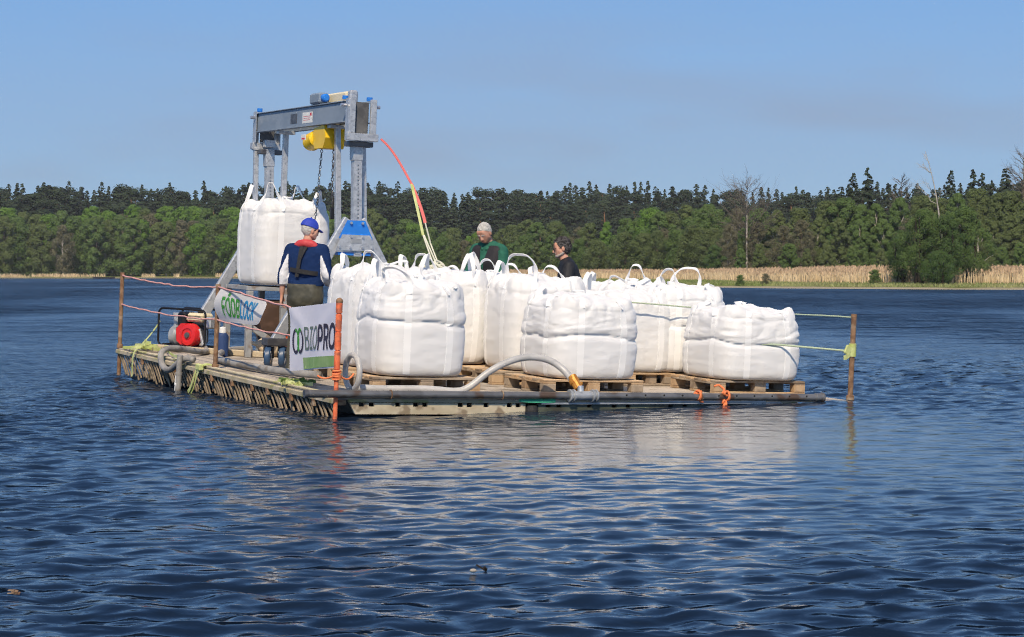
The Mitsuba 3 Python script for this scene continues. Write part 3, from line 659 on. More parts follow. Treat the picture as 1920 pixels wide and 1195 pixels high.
pallet(1.20, 1.12, 'pallet under the wide bag on the front left, beside the orange post')
pallet(3.02, 1.02, 'pallet under the front middle bag, behind the arched hose', grey=True)
pallet(5.15, 1.18, 'pallet under the low wide bag at the front right corner')
pallet(3.02, 2.22, 'pallet with a bright yellowish block, behind the hose arch', grey=False)
pallet(4.98, 2.34, 'dark pallet under the bag between the front middle and right bags', grey=True)
pallet(1.42, 2.42, 'pallet under the tall bag behind the banner post', grey=True)
pallet(3.25, 3.42, 'pallet in the dark gap under the narrow second row bag', grey=True)
for u_, v_, lab in ((2.42, 3.22, 'pallet hidden under the bag that the sling is tied to'), (4.18, 2.3, 'pallet hidden under the bag behind the front middle bag'), (5.0, 3.5, 'pallet hidden under the rearmost right bag')):
    pallet(u_, v_, lab, grey=True)
TOP = .145
bag(1.17, 1.08, TOP, .97, .475, 'wide creased white bag on the front left, right of the orange post', 3, crease=.56, loops={2: (.10, -.10, -.05, .9), 3: (-.08, .05, -.1, .7), 0: (.05, .1, 0, .6), 1: (.17, -.02, .02, .5)})
bag(3.06, 1.02, TOP, .87, .515, 'wide creased white bag at the front middle, behind the arched hose', 14, crease=.50, loops={2: (-.03, .05, .05, .7), 3: (-.06, -.05, 0, .6), 0: (.02, .1, 0, .6), 1: (.05, .0, .0, .6)})
bag(5.15, 1.15, TOP, .80, .535, 'lowest widest white bag at the front right corner of the raft', 25, crease=.50, slump=.04, loops={2: (-.1, .05, .05, .6), 3: (-.1, -.1, .1, .6), 0: (.0, -.05, -.05, .6), 1: (.02, .05, 0, .6)})
bag(1.42, 2.42, TOP, 1.08, .50, 'tall smooth white bag behind the grey banner and the orange post', 36, rz=6, loops={2: (.14, -.04, .02, .55), 3: (.13, .05, -.02, .4), 0: (.05, .1, 0, .6), 1: (.10, -.05, 0, .6)})
bag(3.14, 2.18, TOP, 1.04, .49, 'tall smooth white bag with a big standing loop, behind the front middle bag', 47, rz=-4, loops={2: (.21, -.05, 0, 1.15), 3: (-.02, -.02, 0, .6), 0: (.10, .0, .02, .6), 1: (.13, -.03, 0, .6)})
bag(4.98, 2.30, TOP, .99, .50, 'white bag with two standing loops, between front middle and front right bags', 58, crease=.56, loops={2: (.17, .02, 0, .55), 3: (.02, -.02, .0, .5), 0: (.19, .06, .0, 1.1), 1: (.05, .1, .05, .7)})
bag(3.26, 3.38, TOP, 1.04, .48, 'narrow bag seen between the front left bag and the tall smooth bag', 69, crease=.52, loops={2: (.14, -.02, 0, .6), 3: (.08, .0, 0, .6), 0: (.1, 0, 0, .6), 1: (.19, .0, 0, .6)})
bag(2.42, 3.20, TOP, 1.05, .50, 'white bag that the red and lime sling is tied to', 71, loops={2: (.16, -.05, 0, .7), 3: (.20, -.03, 0, .5), 0: (.04, 0, 0, .5), 1: (.14, -.05, 0, .6)})
bag(4.28, 2.28, TOP, .91, .49, 'rumpled white bag in front of the man in black', 82, loops={2: (-.04, .05, 0, .5), 3: (.02, .0, -.05, .55), 0: (.08, 0, 0, .6), 1: (.17, .0, 0, .6)})
bag(5.0, 3.46, TOP, 1.0, .49, 'rearmost white bag on the right with a twisted standing loop', 93, loops={2: (.05, -.05, 0, .5), 3: (.06, .0, 0, .6), 0: (.19, 0, 0, .55), 1: (.08, -.02, 0, .5)})

# ------------------------------------------------------------------ the steel stand with the raised bag
st = thing('hopper_stand', 'grey steel stand with a rusty brown hopper under the raised bag', 'stand')
SX, SY = (1.16, 1.60, 2.04), (6.02, 6.86)
for x_ in SX:
    for y_ in SY: part(st, 'leg', box((x_, y_, .41), (.075, .075, .82), .006), 'steel_grey')
for y_ in SY: part(st, 'top_rail', bar((1.12, y_, .85), (2.09, y_, .85), .06, .05, .005), 'steel_grey')
for x_ in (1.16, 2.04): part(st, 'top_rail', bar((x_, 6.05, .852), (x_, 6.83, .852), .06, .05, .005), 'steel_grey')
part(st, 'front_panel', box((1.80, 5.985, .74), (.50, .015, .22), .003), 'steel_grey')
part(st, 'hopper', cat(trimesh.convex.convex_hull(np.array([(x_, y_, .70) for x_ in (1.22, 1.98) for y_ in (6.1, 6.78)] + [(x_, y_, .16) for x_ in (1.5, 1.8) for y_ in (6.3, 6.55)]))), 'rust_panel')
part(st, 'side_panel', box((1.84, 6.07, .43), (.34, .012, .44), .002), 'rust_panel')
part(st, 'brace', bar((1.0, 6.1, .50), (1.52, 6.05, .18), .07, .07, .006), 'steel_grey')
part(st, 'chute', cat(box((1.62, 6.25, .2), (.42, .3, .2), .03)), 'black_rubber')
bag(1.71, 6.42, .885, 1.10, .49, 'raised white bag on the grey stand under the crane beam', 105, rz=3, square=4.2, taper=0, ear=.05, loops={2: (.17, -.02, 0, .35), 3: (.10, .02, -.06, .35), 0: (.17, .0, .0, .22), 1: (.15, -.03, 0, .35)})

# ------------------------------------------------------------------ the gantry crane
gc = thing('gantry_crane', 'galvanised steel portal crane with a double beam and blue fittings standing on the raft', 'crane')
GU = 1.72
holes_v = lambda w0, w1, n: [sg.Point(0, w0 + (w1 - w0) * k / (n - 1)).buffer(.012, 4) for k in range(n)]
for sgn in (-1, 1): part(gc, 'beam', cat(bar((GU + sgn * .125, 4.10, 2.955), (GU + sgn * .125, 7.27, 2.955), .03, .22, .004), *[bar((GU + sgn * .145 - sgn * .02, 4.10, 2.955 + e * .118), (GU + sgn * .145 - sgn * .02, 7.27, 2.955 + e * .118), .075, .012, .003) for e in (-1, 1)]), 'grey_paint')
part(gc, 'beam_sticker', box((GU - .143, 5.36, 2.94), (.003, .34, .13)), 'white_paint', label='white notice plate on the beam')
part(gc, 'sticker_mark', cat(box((GU - .146, 5.24, 2.975), (.002, .05, .035)), *[box((GU - .146, 5.38, 2.955 - k * .022), (.002, .22, .006)) for k in range(3)]), 'red_paint')
part(gc, 'beam_plate', box((GU - .143, 5.84, 2.945), (.003, .22, .12)), 'dark_steel')
for v0, sgn in ((4.10, -1), (7.12, 1)):
    end = v0 + sgn * .16
    for e in (-1, 1): part(gc, 'end_plate', cat(box((GU + e * .13, end, 2.90), (.072, .04, .39), .004), box((GU + e * .165, end - sgn * .06, 2.90), (.008, .10, .40), .002)), 'galvanised')
    part(gc, 'end_web', box((GU, v0 + sgn * .09, 2.885), (.19, .02, .36), .004), 'web_grey')
    part(gc, 'cross_plate', box((GU, v0 + sgn * .15, 2.66), (.38, .10, .085), .005), 'galvanised')
    part(gc, 'stop_block', box((GU + .02, v0 + sgn * .02, 2.585), (.30, .16, .06), .006), 'dark_steel')
    for e in (-1, 1):
        part(gc, 'clamp_knob', cyl((GU + e * .15, v0 - sgn * .02, 3.09), (GU + e * .15, v0 - sgn * .02, 3.135), .035), 'blue_paint')
        part(gc, 'clamp_bolt', cyl((GU + e * .18, end - sgn * .08, 3.02), (GU + e * .24, end - sgn * .08, 3.02), .02), 'bolt_zinc')
    # telescopic post: sleeve, perforated inner post
    lean = np.array([.055, 0, 0])
    part(gc, 'post_sleeve', cat(bar(np.array([GU, v0, 2.62]), np.array([GU + .008, v0, 2.40]), .12, .12, .006), box((GU, v0 + sgn * .0, 2.69), (.14, .10, .10), .01)), 'galvanised')
    pf = plate([(-.048, 1.30), (.048, 1.30), (.048, 2.42), (-.048, 2.42)], (0, 0, 0), (1, 0, 0), (0, 0, 1), .006, holes_v(1.74, 2.34, 15))
    sh = np.eye(4); sh[0, 2] = -.035; sh[:3, 3] = [GU + .095, v0 - .045, 0]
    pf.apply_transform(sh)
    part(gc, 'post', cat(pf, bar((GU + .048, v0 + .012, 1.30), (GU + .010, v0 + .012, 2.42), .094, .09, .004)), 'galvanised')
    part(gc, 'outer_tube', bar((GU + sgn * -.15 + .05, v0 + .13, 1.40), (GU + sgn * -.13, v0 + .13, 2.63), .06, .06, .006), 'galvanised')
    part(gc, 'inner_tube', bar((GU + .03, v0 - sgn * .52, 1.32), (GU, v0 - sgn * .62, 2.83), .065, .065, .006), 'galvanised')
    part(gc, 'tube_clamp', box((GU, v0 - sgn * .62, 2.81), (.22, .10, .04), .004), 'galvanised')
    part(gc, 'tube_clamp', box((GU + sgn * -.13, v0 + .13, 2.62), (.09, .09, .03), .004), 'galvanised')
    part(gc, 'base_beam', bar((GU + .05, v0 + sgn * .06, 1.35), (GU + .04, v0 - sgn * .60, 1.35), .07, .07, .006), 'galvanised')
    # gusset plates and the spread legs
    gx_ = GU + .01
    for face in (-1, 1):
        part(gc, 'gusset', plate([(-.11, 1.71), (.11, 1.71), (.21, 1.50), (-.21, 1.50)], (gx_, v0 + face * .070 + .004, 0), (1, 0, 0), (0, 0, 1), .008), 'blue_paint')
        part(gc, 'gusset_plate', plate([(-.17, 1.545), (.17, 1.545), (.255, 1.365), (-.255, 1.365)], (gx_, v0 + face * .081 + .004, 0), (1, 0, 0), (0, 0, 1), .009), 'galvanised')
    part(gc, 'spreader_bar', box((gx_, v0, 1.325), (.40, .10, .035), .004), 'blue_paint')
    for bx, bz in ((-.2, 1.40), (-.07, 1.40), (.08, 1.40), (.2, 1.40), (-.06, 1.52), (.08, 1.52), (-.07, 1.68), (.07, 1.68)):
        part(gc, 'bolt', cyl((gx_ + bx, v0 - .078, bz), (gx_ + bx, v0 - .105, bz), .016, 6), 'bolt_zinc')
    part(gc, 'maker_plate', box((gx_ - .0, v0 - .090, 1.475), (.13, .004, .055)), 'galvanised_dull')
    for e in (-1, 1):
        part(gc, 'leg', bar((gx_ + e * .07, v0, 1.72), (gx_ + e * .90, v0, .30), .075, .125, .008, up=(1, 0, .5)), 'galvanised')
        fx = gx_ + e * .90
        part(gc, 'foot_plate', box((fx, v0, .295), (.26, .20, .09), .01), 'dark_steel')
        for dx in (-.085, .085):
            wk = part(gc, 'wheel', lathe([[.035, -.03], [.11, -.034], [.124, -.02], [.124, .02], [.11, .034], [.035, .03], [.035, -.03]], (fx + dx, v0 - .03, .125), (1, -.55, 0), 22), 'blue_wheel', smooth=35)
            ax = np.array([1, -.55, 0]) / np.linalg.norm([1, -.55, 0])
            part(wk, 'hub', cat(*[bar(np.array([fx + dx, v0 - .03, .125]) + ax * sd * .012, np.array([fx + dx, v0 - .03, .125]) + ax * sd * .012 + .108 * (np.array([.55, 1, 0]) / 1.14 * math.cos(t_) + np.array([0, 0, math.sin(t_)])), .03, .028, .004, up=ax) for t_ in np.arange(5) * 1.2566 for sd in (-2.2, 2.2)], cyl(np.array([fx + dx, v0 - .03, .125]) - ax * .042, np.array([fx + dx, v0 - .03, .125]) + ax * .042, .034)), 'steel_grey')
            part(gc, 'fork', cat(*[box(np.array([fx + dx, v0 - .03, .18]) + ax * sd * .047, (.02, .05, .13), .004) for sd in (-1, 1)]), 'black_paint')
part(gc, 'trolley_motor', cat(box((GU - .12, 5.05, 3.15), (.12, .34, .13), .02)), 'grey_paint')
part(gc, 'motor_cap', lathe([[0, 0], [.04, 0], [.048, .015], [.048, .07], [.035, .085], [0, .09]], (GU - .12, 4.89, 3.15), (0, -1, 0), 16), 'blue_paint', smooth=40)
part(gc, 'control_box', box((GU + .04, 4.78, 3.135), (.16, .78, .15), .02), 'cream_paint')
part(gc, 'cable_lug', cat(box((GU + .02, 4.32, 3.14), (.10, .10, .16), .02)), 'galvanised')

ho = thing('chain_hoist', 'yellow electric chain hoist hanging under the crane beam', 'hoist')
part(ho, 'body', trimesh.convex.convex_hull(np.array([(GU + x_, y_, z_) for x_ in (-.13, .13) for y_, z_ in ((4.82, 2.84), (5.16, 2.80), (5.22, 2.68), (5.12, 2.56), (4.84, 2.56), (4.76, 2.68))])).subdivide().subdivide(), 'yellow_paint')
part(ho, 'motor_cover', lathe([[0, 0], [.085, 0], [.105, .02], [.11, .17], [.095, .22], [.05, .24], [0, .245]], (GU - .06, 5.20, 2.69), (-.10, 1, -.25), 20), 'yellow_paint', smooth=40)
part(ho, 'rating_plate', cat(box((GU - .178, 5.37, 2.70), (.006, .16, .07), .002)), 'white_paint')
part(ho, 'plate_mark', box((GU - .183, 5.37, 2.685), (.004, .10, .02)), 'red_paint')
part(ho, 'trolley', cat(box((GU, 5.0, 2.88), (.2, .22, .09), .01), *[cyl((GU + e * .10, 5.0 + d_, 2.87), (GU + e * .13, 5.0 + d_, 2.87), .035) for e in (-1, 1) for d_ in (-.08, .08)]), 'dark_steel')
def chain(p, R=.020, r=.006):
    p = np.asarray(p); L = np.concatenate([[0], np.cumsum(np.linalg.norm(np.diff(p, axis=0), axis=1))]); n = int(L[-1] / (R * 2.35)); out = []
    for k in range(n):
        c = np.array([np.interp((k + .5) / n * L[-1], L, p[:, m]) for m in range(3)]); d = np.array([np.interp(min(L[-1], (k + .9) / n * L[-1]), L, p[:, m]) for m in range(3)]) - c
        m = trimesh.creation.torus(R, r, major_sections=10, minor_sections=5); m.apply_scale([1, .72, 1])
        m.apply_transform(rot((1, 0, 0), 90 if k % 2 else 0) if True else None)
        m.apply_transform(trimesh.geometry.align_vectors([1, 0, 0], d / np.linalg.norm(d))); m.apply_translation(c); out.append(m)
    return cat(out)
part(ho, 'load_chain', chain([(GU, 5.20, 2.61), (GU - .02, 5.21, 2.2), (GU - .01, 5.25, 1.95), (GU - .03, 5.30, 1.62)]), 'chain_steel')
part(ho, 'slack_chain', chain([(GU + .03, 4.88, 2.60), (GU + .02, 4.87, 2.2), (GU + .03, 4.86, 1.90)], .022, .008), 'dark_steel')
part(ho, 'control_cable', tube(spline([(GU + .05, 4.85, 2.6), (GU + .07, 4.80, 2.3), (GU + .04, 4.83, 2.0), (GU + .02, 4.84, 1.84)], 16), .011, 6), 'black_rubber', smooth=True)
part(ho, 'pendant', box((GU + .02, 4.84, 1.79), (.05, .05, .13), .01), 'black_paint')
part(ho, 'hook', torus((GU - .03, 5.30, 1.56), .045, .012, (0, 1, 0)), 'chain_steel', smooth=True)

# ------------------------------------------------------------------ the sling from the crane to a bag
sl = thing('sling', 'red and lime green lifting strap from the crane top down to a bag', 'lifting strap')
S1, S2, S3, S4, S5, S6 = (1.95, 3.93, 2.655), (2.12, 3.80, 2.42), (2.19, 3.55, 2.15), (2.27, 3.3, 1.71), (2.25, 3.30, 1.57), (2.32, 3.12, 1.27)
part(sl, 'red_strap', cat(ribbon(spline([S1, (2.04, 3.88, 2.56), S2, S3], 24), (.9, .3, .5), .028, .006), ribbon(spline([S3, (2.245, 3.42, 1.92), S4], 14), (.9, -.4, .3), .034, .006)), 'red_web')
part(sl, 'lime_strap', ribbon(spline([S3, (2.215, 3.42, 1.88), S5], 14), (.9, -.4, .1), .03, .006), 'lime_web')
for a, b in ((S5, (2.30, 3.1, 1.25)), ((2.262, 3.30, 1.57), (2.335, 3.1, 1.26)), (S4, (2.345, 3.3, 1.48)), ((2.345, 3.3, 1.48), (2.36, 3.1, 1.26))):
    part(sl, 'rope', tube(rope_pts(a, b, .0), .009, 6), 'rope_white', smooth=True)
rk = np.random.default_rng(4)
part(sl, 'knot', cat(*[tube(spline(np.array([2.30, 3.08, 1.235]) + np.cumsum(rk.normal(0, .035, (7, 3)), 0) * [1, .6, .45], 22), .014, 6) for _ in range(5)], torus((2.36, 3.06, 1.255), .06, .012, (.3, -.5, .8))), 'rope_white', smooth=True)

# ------------------------------------------------------------------ railing posts and ropes
def post(u, v, w0, w1, label, mat, r=.026):
    key = thing('railing_post', label, 'post', 'railing posts on the raft edge')
    p = np.array([(u, v, w0), (u, v, w1)], float)
    part(key, 'pole', cat(tube(p, r, 12), cyl((u, v, w1 - .02), (u, v, w1 + .014), r * 1.15)), mat, smooth=40)
    part(key, 'socket', cat(box((u + .03, v, -.03), (.10, .09, .05), .006), cyl((u, v, .0), (u, v, .05), r * 1.5)), 'rust')
    return key
post(.02, 7.70, -.35, .95, 'rusty steel post at the far left corner of the raft', 'rust')
post(.06, 3.87, -.25, .92, 'rusty steel post in the middle of the left side, holding the white and green banner', 'rust')
op = thing('railing_post', 'orange post at the front corner of the raft beside the grey banner', 'post', 'railing posts on the raft edge')
part(op, 'pole', tube(np.array([(-.03, -.03, -.45), (-.03, -.03, .86)], float), .022, 12), 'orange_paint', smooth=40)
for k, (a, b) in enumerate(((.26, .43), (.44, .60), (.61, .77), (.78, .88))): part(op, 'sleeve', cyl((-.03, -.03, a), (-.03, -.03, b), .030 + .001 * (k % 2), 16), 'orange_paint', smooth=40)
part(op, 'cap', cat(trimesh.creation.icosphere(2, .034).apply_translation((-.03, -.03, .89))), 'rust', smooth=True)
part(op, 'socket', box((.03, .02, -.05), (.10, .09, .05), .006), 'rust')
part(op, 'rope_wrap', cat(*[torus((-.03, -.03, .17 + k * .018), .036, .010, (rk.uniform(-.2, .2), rk.uniform(-.2, .2), 1), 16, 6) for k in range(5)], tube(spline([(-.06, -.04, .2), (-.12, .05, .17), (-.16, .12, .19)], 10), .009, 6), tube(spline([(0, -.03, .2), (.10, .0, .17), (.16, .02, .22)], 10), .010, 6)), 'orange_rope', smooth=True)
rp = post(5.84, .05, -.25, .90, 'rusty steel post at the front right corner standing in the water', 'rust', .028)
lt = solo('lime_lashing', cat(cyl((5.84, .05, .46), (5.84, .05, .60), .040), box((5.775, .04, .53), (.08, .03, .10), .01, rot((0, 1, 0), 25)), ribbon(spline([(5.80, .03, .50), (5.75, .02, .46), (5.71, .02, .45)], 8), (0, 0, 1), .05)), 'lime_web', 'lime green strap wound round the right corner post', 'strap')
rq = np.random.default_rng(8)
def rope(pts, r, mat, label, jitter=.004):
    key = thing('rope', label, 'rope', None)
    out = [tube(np.asarray(p), r, 6) for p in pts]
    scene[key] = {**mikit.ply(cat(out), mat, smooth=True), 'to_world': T(RAFT.tolist())}
rope([rope_pts((.02, 7.70, .93), (.06, 3.87, .90), .045, 24, .004, rq), rope_pts((.06, 3.87, .90), (-.0, 1.36, .775), .0, 16, .004, rq)], .011, 'rope_pink', 'upper pink rope along the left railing, from the far post down to the grey banner')
rope([rope_pts((.02, 7.70, .56), (.06, 3.87, .54), .035, 24, .004, rq), rope_pts((.06, 3.87, .54), (.02, 1.40, .50), .02, 16, .004, rq)], .010, 'rope_pink', 'lower pink rope along the left railing, passing the pump frame')
rope([spline([(5.84, .05, .875), (5.77, .9, .868), (5.50, 1.70, .858), (4.86, 1.70, .889), (3.95, 1.66, .931), (3.55, 1.62, .95)], 60)], .009, 'rope_green', 'upper pale green rope from the right corner post across the bag fronts')
rope([rope_pts((5.80, .05, .52), (5.30, .60, .545), .0, 12), rope_pts((5.30, .60, .545), (5.0, .64, .55), .0, 5)], .012, 'rope_green', 'lower pale green rope from the lime lashing to the front right bag')

# ------------------------------------------------------------------ banners
def drape(key, name, corners, bsdf, bulge, nx=40, nz=30, mask=None, off=0.0, thick=None, seed=0):
    """cloth between four corners (top left, top right, bottom right, bottom left), seen from the left of the raft"""
    tl, tr, br, bl = map(np.asarray, corners)
    def S(a, b):
        a, b = np.asarray(a, float)[..., None], np.asarray(b, float)[..., None]
        p = (tl * (1 - a) + tr * a) * (1 - b) + (bl * (1 - a) + br * a) * b
        return p + bulge(a[..., 0], b[..., 0])[..., None] * np.array([-1.0, 0, 0])
    return S
def on_cloth(S, poly_or_mesh, width, height):
    """lay flat letters (x to the right, y down from the top edge, metres) 3 mm proud of the cloth"""
    m = poly_or_mesh; v = m.vertices
    for _ in range(6):
        if len(m.faces) > 9000: break
        e = np.linalg.norm(m.vertices[m.edges[:, 0]] - m.vertices[m.edges[:, 1]], axis=1)
        if e.max() < .03: break
        m = m.subdivide()
    v = m.vertices; p = S(v[:, 0] / width, v[:, 1] / height)
    return trimesh.Trimesh(p + np.array([-1.0, 0, 0]) * (.007 + v[:, 2:3] * .5), m.faces, process=False)
def cloth_mesh(S, nx, nz):
    a, b = np.meshgrid(np.linspace(0, 1, nx), np.linspace(0, 1, nz), indexing='ij'); v = S(a, b).reshape(-1, 3)
    i, j = np.meshgrid(np.arange(nx - 1), np.arange(nz - 1), indexing='ij')
    return v, np.stack([i * nz + j, i * nz + j + 1, (i + 1) * nz + j + 1, (i + 1) * nz + j], -1).reshape(-1, 4)
bn = thing('banner', 'pale lavender cloth banner with dark lettering hung beside the orange post', 'banner')
S_ = drape(bn, 'cloth', ((0, 1.36, .775), (0, .02, .885), (0, .06, .27), (0, 1.27, .155)), None,
    lambda a, b: .05 * np.sin(a * 9 + 2 * b) * b * .3 + .03 * np.sin(a * 21 + b * 3) * (.1 + .4 * b) * .35 + .018 * np.exp(-((a * 1.1 - b * .9) / .12) ** 2) * (1 - b) + .014 * np.exp(-(((1 - a) * 1.0 - b * .9) / .13) ** 2) * (1 - b))
part(bn, 'cloth', cloth_mesh(S_, 70, 50), 'banner_cloth', smooth=True)
BW, BH = 1.30, .62
def letters(text, x, ytop, h, width, bold):
    m = meshkit.text_mesh(text, h, .002, bold); b = m.bounds; m.apply_translation([-b[0, 0], 0, -b[0, 2]]); m.apply_scale([width / (b[1, 0] - b[0, 0]), 1, 1]); m.vertices[:, 1] = ytop + h - m.vertices[:, 1]; m.vertices[:, 0] += x; m.invert()
    return m
part(bn, 'lettering', on_cloth(S_, letters('BIO', .42, .205, .225, .36, False), BW, BH), 'ink_grey')
part(bn, 'lettering', on_cloth(S_, letters('PRO', .80, .20, .235, .44, True), BW, BH), 'ink_dark')
def ring_half(cx, cy, rx, ry, t, a0, a1):
    a = np.linspace(a0, a1, 24); o = [(cx + rx * math.cos(q_), cy + ry * math.sin(q_)) for q_ in a]; i_ = [(cx + (rx - t) * math.cos(q_), cy + (ry - t) * math.sin(q_)) for q_ in a[::-1]]
    m = trimesh.creation.extrude_polygon(sg.Polygon(o + i_), .002, engine='earcut'); m.invert(); return m
for nm, cx, a0, a1, mt in (('logo_ring', .17, .9, 4.6, 'ink_dark'), ('logo_ring', .17, -1.6, .85, 'ink_green'), ('logo_ring', .29, 2.1, 5.2, 'ink_green'), ('logo_ring', .29, -1.0, 2.0, 'ink_dark')):
    part(bn, nm, on_cloth(S_, ring_half(cx, .335, .085, .125, .032, a0, a1), BW, BH), mt)
g_ = trimesh.creation.extrude_polygon(sg.Polygon([(.36, .50), (1.28, .505), (1.28, .605), (.36, .612)]), .001, engine='earcut'); g_.invert()
part(bn, 'meadow_print', on_cloth(S_, g_, BW, BH), 'ink_meadow')
b2 = thing('banner', 'white banner with green and blue lettering and a rounded end on the middle rusty post', 'banner')
GWd, GHt = 1.62, .36
def bulge2(a, b): return .05 * np.sin(np.pi * b) * (1 - .3 * a) + .02 * np.sin(a * 5 + b * 4) + .12 * np.clip(a - .8, 0, 1) * b
S2_ = drape(b2, 'cloth', ((.05, 3.74, .885), (.22, 2.58, .81), (.20, 2.62, .525), (.05, 3.76, .53)), None, bulge2)
poly = sg.Polygon([(0, 0), (1.25, 0.01)] + [(1.30 + .32 * math.sin(t_), .18 - .17 * math.cos(t_)) for t_ in np.linspace(.1, 3.05, 14)] + [(1.25, .355), (0, .36)])
cm = trimesh.creation.extrude_polygon(poly, .001, engine='earcut')
pts2, tri2 = trimesh.creation.triangulate_polygon(poly, engine='earcut')
fl = trimesh.Trimesh(np.column_stack([pts2, np.zeros(len(pts2))]), tri2)
fl = fl.subdivide_to_size(.05)
part(b2, 'cloth', trimesh.Trimesh(S2_(fl.vertices[:, 0] / GWd, fl.vertices[:, 1] / GHt), fl.faces, process=False), 'banner_white', smooth=True)
part(b2, 'lettering', on_cloth(S2_, letters('FÖDB', .24, .075, .215, .52, True), GWd, GHt), 'ink_green')
part(b2, 'lettering', on_cloth(S2_, letters('LOCK', .78, .075, .215, .50, True), GWd, GHt), 'ink_blue')

# ------------------------------------------------------------------ the motor pump
pm = thing('motor_pump', 'red engine pump in a black tube frame at the left end of the raft', 'pump')
PM = RAFT @ trans(.80, 7.12, .04) @ rot((0, 0, 1), -58)
def loop_frame(y):
    w, h, r_ = .385, .50, .07; pts = []
    for cx, cz, a0 in ((w - r_, h - r_, 0), (-w + r_, h - r_, 90), (-w + r_, r_ + .03, 180), (w - r_, r_ + .03, 270)):
        pts += [(cx + r_ * math.cos(math.radians(a0 + q_)), y, cz + r_ * math.sin(math.radians(a0 + q_))) for q_ in np.linspace(0, 90, 6)]
    return tube(np.array(pts + pts[:2]), .014, 8)
for y_ in (-.22, .22): part(pm, 'frame_loop', loop_frame(y_), 'black_paint', PM, smooth=40)
part(pm, 'base', cat(box((0, 0, .02), (.74, .46, .03), .006), *[bar((x_, -.22, .035), (x_, .22, .035), .04, .04, .005) for x_ in (-.3, 0, .3)]), 'black_paint', PM)
part(pm, 'engine_block', cat(box((.02, 0, .17), (.30, .26, .22), .03), *[box((-.14, 0, .14 + k * .03), (.10, .22, .012), .003) for k in range(6)]), 'dark_steel', PM)
part(pm, 'fan_cover', lathe([[0, .075], [.05, .075], [.055, .065], [.085, .065], [.09, .08], [.125, .075], [.145, .04], [.148, -.03]], (.10, -.15, .175), (0, -1, 0), 28), 'red_paint', PM, smooth=35)
part(pm, 'starter_cap', lathe([[0, .02], [.03, .02], [.04, 0]], (.10, -.228, .175), (0, -1, 0), 16), 'dark_steel', PM)
part(pm, 'engine_shroud', trimesh.convex.convex_hull(np.array([(x_, y_, z_) for y_ in (-.20, -.08) for x_, z_ in ((-.10, .10), (-.11, .25), (-.03, .32), (.04, .32), (.05, .05), (0, .03))])), 'red_paint', PM)
part(pm, 'fuel_tank', cat(box((.11, 0, .375), (.27, .26, .062), .025), box((.11, 0, .425), (.25, .24, .058), .025)), 'cream_paint', PM)
part(pm, 'tank_cap', cyl((.11, 0, .45), (.11, 0, .48), .035), 'black_paint', PM)
part(pm, 'air_filter', box((-.09, -.03, .37), (.13, .24, .19), .03), 'black_paint', PM)
part(pm, 'pump_housing', lathe([[0, 0], [.10, 0], [.13, .03], [.13, .10], [.08, .13], [0, .13]], (-.20, .0, .15), (-1, 0, 0), 20), 'galvanised_dull', PM, smooth=35)
part(pm, 'outlet', cat(cyl((-.27, 0, .22), (-.27, 0, .42), .045), cyl((-.26, 0, .15), (-.36, 0, .15), .05), cyl((-.27, 0, .40), (-.27, 0, .44), .058)), 'galvanised', PM)
part(pm, 'silencer', box((.30, .02, .34), (.10, .22, .15), .02), 'galvanised', PM)
part(pm, 'bracket', cat(bar((.30, -.14, .05), (.22, -.14, .26), .03, .03, .004), bar((.33, -.14, .05), (.33, -.14, .25), .03, .02, .004)), 'galvanised', PM)
solo('lime_strap', ribbon(spline([(.32, 7.72, .06), (.42, 7.66, .20), (.50, 7.58, .36)], 12), (0, 1, 0), .05), 'lime_web', 'lime green strap leaning on the pump frame at its left end', 'strap')

# ------------------------------------------------------------------ hoses and pipes
def hose(pts, r, mat, label, n=60, name='hose', catname='hose', extra=()):
    key = thing(name, label, catname)
    part(key, 'tube', tube(spline(pts, n), r, 12), mat, smooth=True)
    for nm, m, b in extra: part(key, nm, m, b)
    return key
hose([(1.45, 6.70, .07), (1.18, 6.62, .06), (.84, 6.05, .055), (.56, 5.36, .055), (.36, 4.60, .055), (.33, 3.85, .055), (.36, 3.1, .055), (.46, 2.55, .055), (.62, 2.10, .06)], .040, 'hose_rubber', 'thick grey hose curving along the left deck edge from under the stand')
hose([(.85, 6.9, .10), (.42, 6.0, .08), (-.02, 5.62, .09), (-.10, 5.40, -.04), (-.10, 5.12, -.105), (-.09, 4.82, -.02), (-.06, 4.66, .05), (.01, 4.5, .055)], .036, 'hose_rubber', 'grey hose sagging in a U over the left side below the pump')
sp_ = thing('suction_pipe', 'upright grey pipe with a pale end going into the water on the left side', 'pipe')
part(sp_, 'pipe', cat(cyl((-.115, 4.63, .10), (-.115, 4.66, -.32), .034), cyl((-.115, 4.645, -.10), (-.115, 4.648, -.13), .04)), 'hose_rubber', smooth=40)
part(sp_, 'end', cat(cyl((-.115, 4.66, -.14), (-.115, 4.70, -.60), .038), cyl((-.115, 4.665, -.22), (-.115, 4.668, -.25), .043)), 'white_paint', smooth=40)
fr = [(.35, .53 + .185 * math.cos(t_), .20 + .165 * math.sin(t_)) for t_ in np.linspace(-1.4, 4.4, 14)]
hose(fr, .028, 'clear_hose', 'upright ring of pale hose behind the orange post', 60)
hose([(.45, .62, .045), (.85, .52, .045), (1.2, .42, .045), (1.45, .36, .05), (1.66, .33, .20), (1.90, .30, .335), (2.11, .28, .385), (2.32, .25, .36), (2.44, .18, .28), (2.50, .06, .17)], .034, 'clear_hose', 'pale hose arching up in front of the front middle bag to the brass coupling', 80,
     extra=(('coupling', cat(cyl((2.495, .075, .215), (2.525, -.02, .10), .044), cyl((2.50, .06, .185), (2.512, .03, .15), .052), box((2.56, .02, .15), (.05, .03, .03), .006)), 'brass'),))
fp = thing('front_pipe', 'long dark steel pipe with small holes lying along the front edge of the raft', 'pipe')
PW = .035
